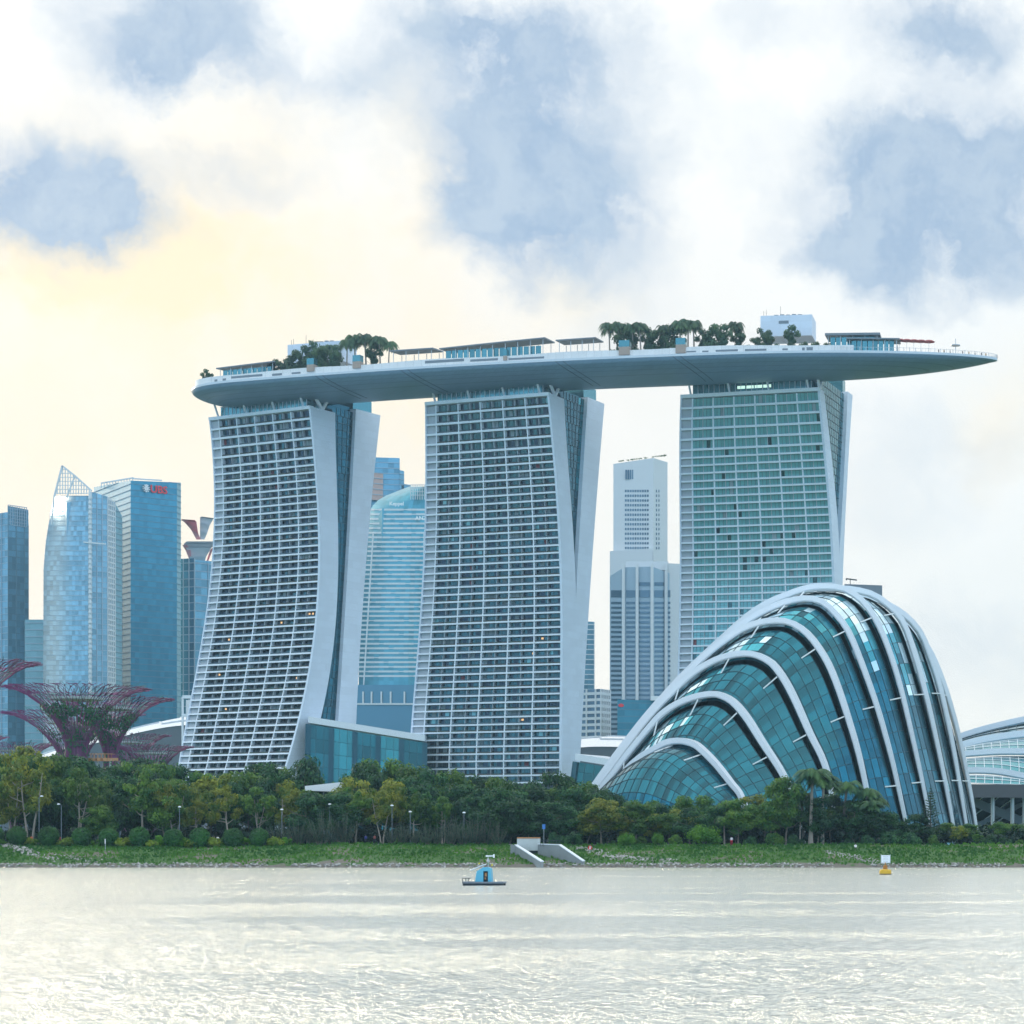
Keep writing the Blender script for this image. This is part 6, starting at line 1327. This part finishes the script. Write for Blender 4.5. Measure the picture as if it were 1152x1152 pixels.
def buoy():
    Y = 280.0; cx = X(996, Y); r = root('buoy', (cx, Y, 0), 'yellow round buoy carrying a white board near the shore', 'buoy'); yel = mat('buoy_yellow', (.62, .38, .02), .5, var=.15, vscale=3); rust = mat('buoy_rust', (.35, .16, .03), .7, var=.2, vscale=3)
    q = MB(); q.lathe([(.45, -.3), (.62, -.1), (.74, .05), (.74, .45), (.66, .62), (.3, .68)], c=(cx, Y, 0), n=20); q.build('float', yel, r, smooth=False)
    q = MB(); q.lathe([(.76, .02), (.76, .12)], c=(cx, Y, 0), n=20); q.build('fender', M['dark'], r)
    q = MB(); q.lathe([(.3, .66), (.26, 1.1), (.12, 1.2)], c=(cx, Y, 0), n=10); q.beam((cx, Y, 1.1), (cx, Y, 1.5), .12, .12); q.build('neck', rust, r)
    q = MB(); q.box((cx + .04, Y, Z(966.5, Y)), 1.08, .06, .98); q.build('board', M['white'], r)
    q = MB(); 
    for x in (-.52, .6): q.beam((cx + x, Y, 1.45), (cx + x, Y, 2.5), .07, .09)
    q.beam((cx - .52, Y, 1.45), (cx + .6, Y, 1.45), .07, .07); q.build('frame', M['steel'], r)
    q = MB()
    for i in range(4): q.box((cx + .04, Y - .035, Z(963.5 + i * 1.9, Y)), .7 - .12 * (i % 2), .01, .05)
    q.build('board_lines', mat('faded_ink', (.45, .5, .55), .7), r)
buoy()
def lamp(px, yt, Y, i, arm):
    x = X(px, Y); zg = ground_z(x, Y); zt = Z(yt, Y); r = root('street_lamp', (x, Y, zg), None, 'street lamp', 'path lamps among the trees'); r['label'] = f'slim path lamp with small white head among the trees, {ordn(i + 1)} from the left'
    q = MB(); q.tube([(x, Y, zg - .2), (x, Y, zt - .1), (x + arm * .5, Y, zt + .15)], [.08, .06, .05], 8); q.build('pole', M['slate'], r)
    q = MB(); q.lathe([(.1, 0), (.32, .05), (.28, .22), (.05, .3)], c=(x + arm, Y, zt), n=10); q.build('lamp_head', mat('lamp_white', (.8, .85, .9), .4) if 'lamp_white' not in bpy.data.materials else bpy.data.materials['lamp_white'], r)
for i, (px, yt, arm) in enumerate(((44, 896.5, .5), (69, 905.5, -.5), (202, 908.5, 0), (317, 911.5, 0), (371, 905.5, 0), (441, 907, 0), (461.5, 914, 0), (522, 915, 0))): lamp(px, yt, 427.6, i, arm)
def sign(px, py, Y, m, lab, disc=True, w=1.0, h=1.0, m2=None):
    x = X(px, Y); zc = Z(py, Y); zg = ground_z(x, Y); r = root('sign', (x, Y, zg), lab, 'sign'); q = MB()
    if disc:
        n = 20; vs = [(x + w / 2 * math.cos(6.283 * k / n), Y - .05, zc + w / 2 * math.sin(6.283 * k / n)) for k in range(n)]; vb = [(a, Y + .02, c) for a, b, c in vs]; q.hexa(vs, vb)
    else: q.box((x, Y, zc), w, .07, h)
    q.build('plate', m, r); q = MB(); q.beam((x, Y + .06, zg - .1), (x, Y + .06, zc + .2), .08, .08); q.build('post', M['steel'], r)
    if m2:
        q = MB(); q.box((x, Y - .07, zc), w * .28, .02, h * .6); q.box((x + .08, Y - .07, zc + .12), w * .42, .02, h * .16, 0); q.build('symbol', m2, r)
sign(663.8, 953.6, 413, FM['redt'], 'round red sign with white figure on the bank right of the storm outlet', True, .78, .9, FM['whitet'])
sign(611.8, 930, 424, mat('sign_blue', (.05, .2, .6), .5), 'small blue sign in the trees above the storm outlet', False, .55, .9)
sign(118.3, 946.5, 415, FM['whitet'], 'thin white marker post before the fifth round shrub', False, .16, .9)

# ------------------------------------------------------------------ people on the path
def person(px, ybase, Y, shirt, pants, lab, pose=0, hgt=1.7, z=None):
    x = X(px, Y); zg = ground_z(x, Y) + (.06 if 428 < Y < 432 else 0) if z is None else z
    r = root('person', (x, Y, zg), lab, 'person', None); k = hgt / 1.7; st = .16 if pose == 0 else .05
    J = {'pel': (0, 0, .92), 'wa': (0, 0, 1.08), 'ch': (0, -.01, 1.3), 'nk': (0, 0, 1.45), 'hd': (0, -.02, 1.56), 'tp': (0, -.01, 1.68), 'ls': (-.18, 0, 1.38), 'le': (-.23, .04, 1.12), 'lw': (-.22, -.08 - st, .9), 'lh': (-.22, -.11 - st, .82), 'rs': (.18, 0, 1.38), 're': (.23, .05, 1.12), 'rw': (.22, .02 + st, .9), 'rh': (.22, .02 + st, .82),
         'lhp': (-.1, 0, .88), 'lk': (-.11, -st * .9, .5), 'la': (-.11, -st * 1.1, .08), 'lt': (-.12, -st * 1.1 - .17, .04), 'rhp': (.1, 0, .88), 'rk': (.11, st * .3, .5), 'ra': (.11, st * 1.6, .1), 'rt': (.12, st * 1.6 - .16, .04)}
    if pose == 2:
        J.update(pel=(0, 0, .18), wa=(0, 0, .34), ch=(0, -.05, .55), nk=(0, -.07, .7), hd=(0, -.1, .81), tp=(0, -.1, .93), ls=(-.18, -.05, .63), le=(-.24, -.2, .42), lw=(-.16, -.38, .36), lh=(-.12, -.46, .36), rs=(.18, -.05, .63), re=(.24, -.2, .42), rw=(.16, -.38, .36), rh=(.12, -.46, .36), lhp=(-.1, 0, .16), lk=(-.13, -.4, .42), la=(-.12, -.66, .08), lt=(-.12, -.84, .04), rhp=(.1, 0, .16), rk=(.13, -.4, .42), ra=(.12, -.66, .08), rt=(.12, -.84, .04))
    Rr = {'pel': .135, 'wa': .125, 'ch': .15, 'nk': .055, 'hd': .1, 'tp': .07, 'ls': .065, 'le': .045, 'lw': .033, 'lh': .04, 'rs': .065, 're': .045, 'rw': .033, 'rh': .04, 'lhp': .095, 'lk': .06, 'la': .045, 'lt': .035, 'rhp': .095, 'rk': .06, 'ra': .045, 'rt': .035}
    E_ = [('pel', 'wa'), ('wa', 'ch'), ('ch', 'nk'), ('nk', 'hd'), ('hd', 'tp'), ('ch', 'ls'), ('ls', 'le'), ('le', 'lw'), ('lw', 'lh'), ('ch', 'rs'), ('rs', 're'), ('re', 'rw'), ('rw', 'rh'), ('pel', 'lhp'), ('lhp', 'lk'), ('lk', 'la'), ('la', 'lt'), ('pel', 'rhp'), ('rhp', 'rk'), ('rk', 'ra'), ('ra', 'rt')]
    names = list(J); me = bpy.data.meshes.new('body'); me.from_pydata([tuple(c * k for c in J[n]) for n in names], [(names.index(a), names.index(b)) for a, b in E_], [])
    o = bpy.data.objects.new('body', me); link(o); o.parent = r; me.materials.append(bodymat(shirt, pants, pose == 2))
    md = o.modifiers.new('skin', 'SKIN'); sv = me.skin_vertices[0].data
    for i, n in enumerate(names): sv[i].radius = (Rr[n] * k, Rr[n] * k); sv[i].use_root = n == 'pel'
    sb = o.modifiers.new('sub', 'SUBSURF'); sb.levels = sb.render_levels = 1
    hd = Vector(J['hd']) * k; q = MB()
    q.lathe([(.118, -.02), (.12, .05), (.095, .12), (.03, .155)], c=(x + hd.x, Y + hd.y + .025, zg + hd.z), n=10); q.build('hair', mat('hair_dark', (.02, .017, .015), .6) if 'hair_dark' not in bpy.data.materials else bpy.data.materials['hair_dark'], r, smooth=True)
def bodymat(shirt, pants, sit):
    m = bpy.data.materials.new('clothes'); m.use_nodes = True; N = m.node_tree.nodes; L = m.node_tree.links; b = N['Principled BSDF']; b.inputs['Roughness'].default_value = .8
    tc = N.new('ShaderNodeTexCoord'); sp = N.new('ShaderNodeSeparateXYZ'); L.new(tc.outputs['Object'], sp.inputs[0]); cr = N.new('ShaderNodeValToRGB'); cr.color_ramp.interpolation = 'CONSTANT'
    dv = N.new('ShaderNodeMath'); dv.operation = 'DIVIDE'; L.new(sp.outputs[2], dv.inputs[0]); dv.inputs[1].default_value = 1.8; L.new(dv.outputs[0], cr.inputs[0])
    e = cr.color_ramp.elements; e[0].position = 0; e[0].color = (*pants, 1); e[1].position = .12 if sit else .53; e[1].color = (*shirt, 1); k = e.new(.39 if sit else .8); k.color = (.35, .2, .14, 1); L.new(cr.outputs[0], b.inputs['Base Color']); return m
ppl = [(35.5, 430.0, (.6, .12, .05), (.1, .1, .3), 'person in an orange top walking the path between the first two round shrubs', 0), (67, 430.5, (.5, .04, .05), (.04, .04, .05), 'person in a red top beside the low lime bush at left', 0),
       (245, 429.2, (.85, .85, .86), (.5, .5, .6), 'person in white standing between two round shrubs left of centre', 1), (241, 430.4, (.05, .05, .06), (.04, .04, .05), 'person in dark clothes just left of the person in white', 1), (328, 430.2, (.6, .05, .12), (.06, .06, .1), 'person in a crimson top on the path behind feathery shrubs', 0),
       (411.5, 429.8, (.05, .07, .3), (.03, .03, .06), 'person in a dark blue top jogging on the open stretch of path', 0), (421.5, 430.3, (.3, .08, .07), (.03, .03, .04), 'person in dark red running on the right of the open path', 0),
       (823, 428, (.75, .75, .8), (.6, .05, .08), 'person in white and red beside the large bright green bush', 1), (962.5, 418, (.8, .8, .82), (.05, .05, .06), 'person in white sitting on the bank left of the buoy', 2), (581.6, 413.2, (.8, .82, .85), (.1, .25, .3), 'person in white standing at the top of the storm outlet', 1)]
for px, Y, sh, pa, lab, pose in ppl: person(px, 0, Y, sh, pa, lab, pose)
for i, px in enumerate((97, 101, 104.5, 108)):
    p = P(px, 853.2, 645); person(px, 0, 646 - 2 * i % 3, (.5, .5, .55), (.1, .1, .14), f'tiny person on the orange walkway, {ordn(i + 1)} from the left', 1, z=P(px, 854.5, 644).z + .45)
for i, px in enumerate((1056, 1062, 1069, 1083, 1090, 1097, 1104, 1109)):
    v = -hwid(xdeck(px, 0)) + 2.0; xx = xdeck(px, v); p = dk(xx, v, ZR + .56); rr = (px, p.y); person(p.x / p.y * F + PX, 0, p.y, ((.1, .1, .12), (.5, .3, .1), (.6, .6, .6))[i % 3], (.06, .06, .08), f'tiny visitor at the tip of the roof deck, {ordn(i + 1)} from the left', 1, z=p.z)

# ------------------------------------------------------------------ the hazy evening air
def haze():
    mb = MB(); mb.box2((-1400, -60, -1.8), (700, 2000, 232)); m = bpy.data.materials.new('haze_air'); m.use_nodes = True; N = m.node_tree.nodes; L = m.node_tree.links
    N.remove(N['Principled BSDF']); v = N.new('ShaderNodeVolumePrincipled'); v.inputs['Color'].default_value = (.52, .80, 1.0, 1); v.inputs['Density'].default_value = HAZE; L.new(v.outputs[0], N['Material Output'].inputs['Volume'])
    o = mb.build('haze', m); tag(o, 'thin pale evening haze over the bay', 'haze', kind='stuff')
haze()
for k, r in PROTO.items():
    if 'used' in r: del r['used']
for o in list(bpy.data.objects):
    if 'used' in o: del o['used']
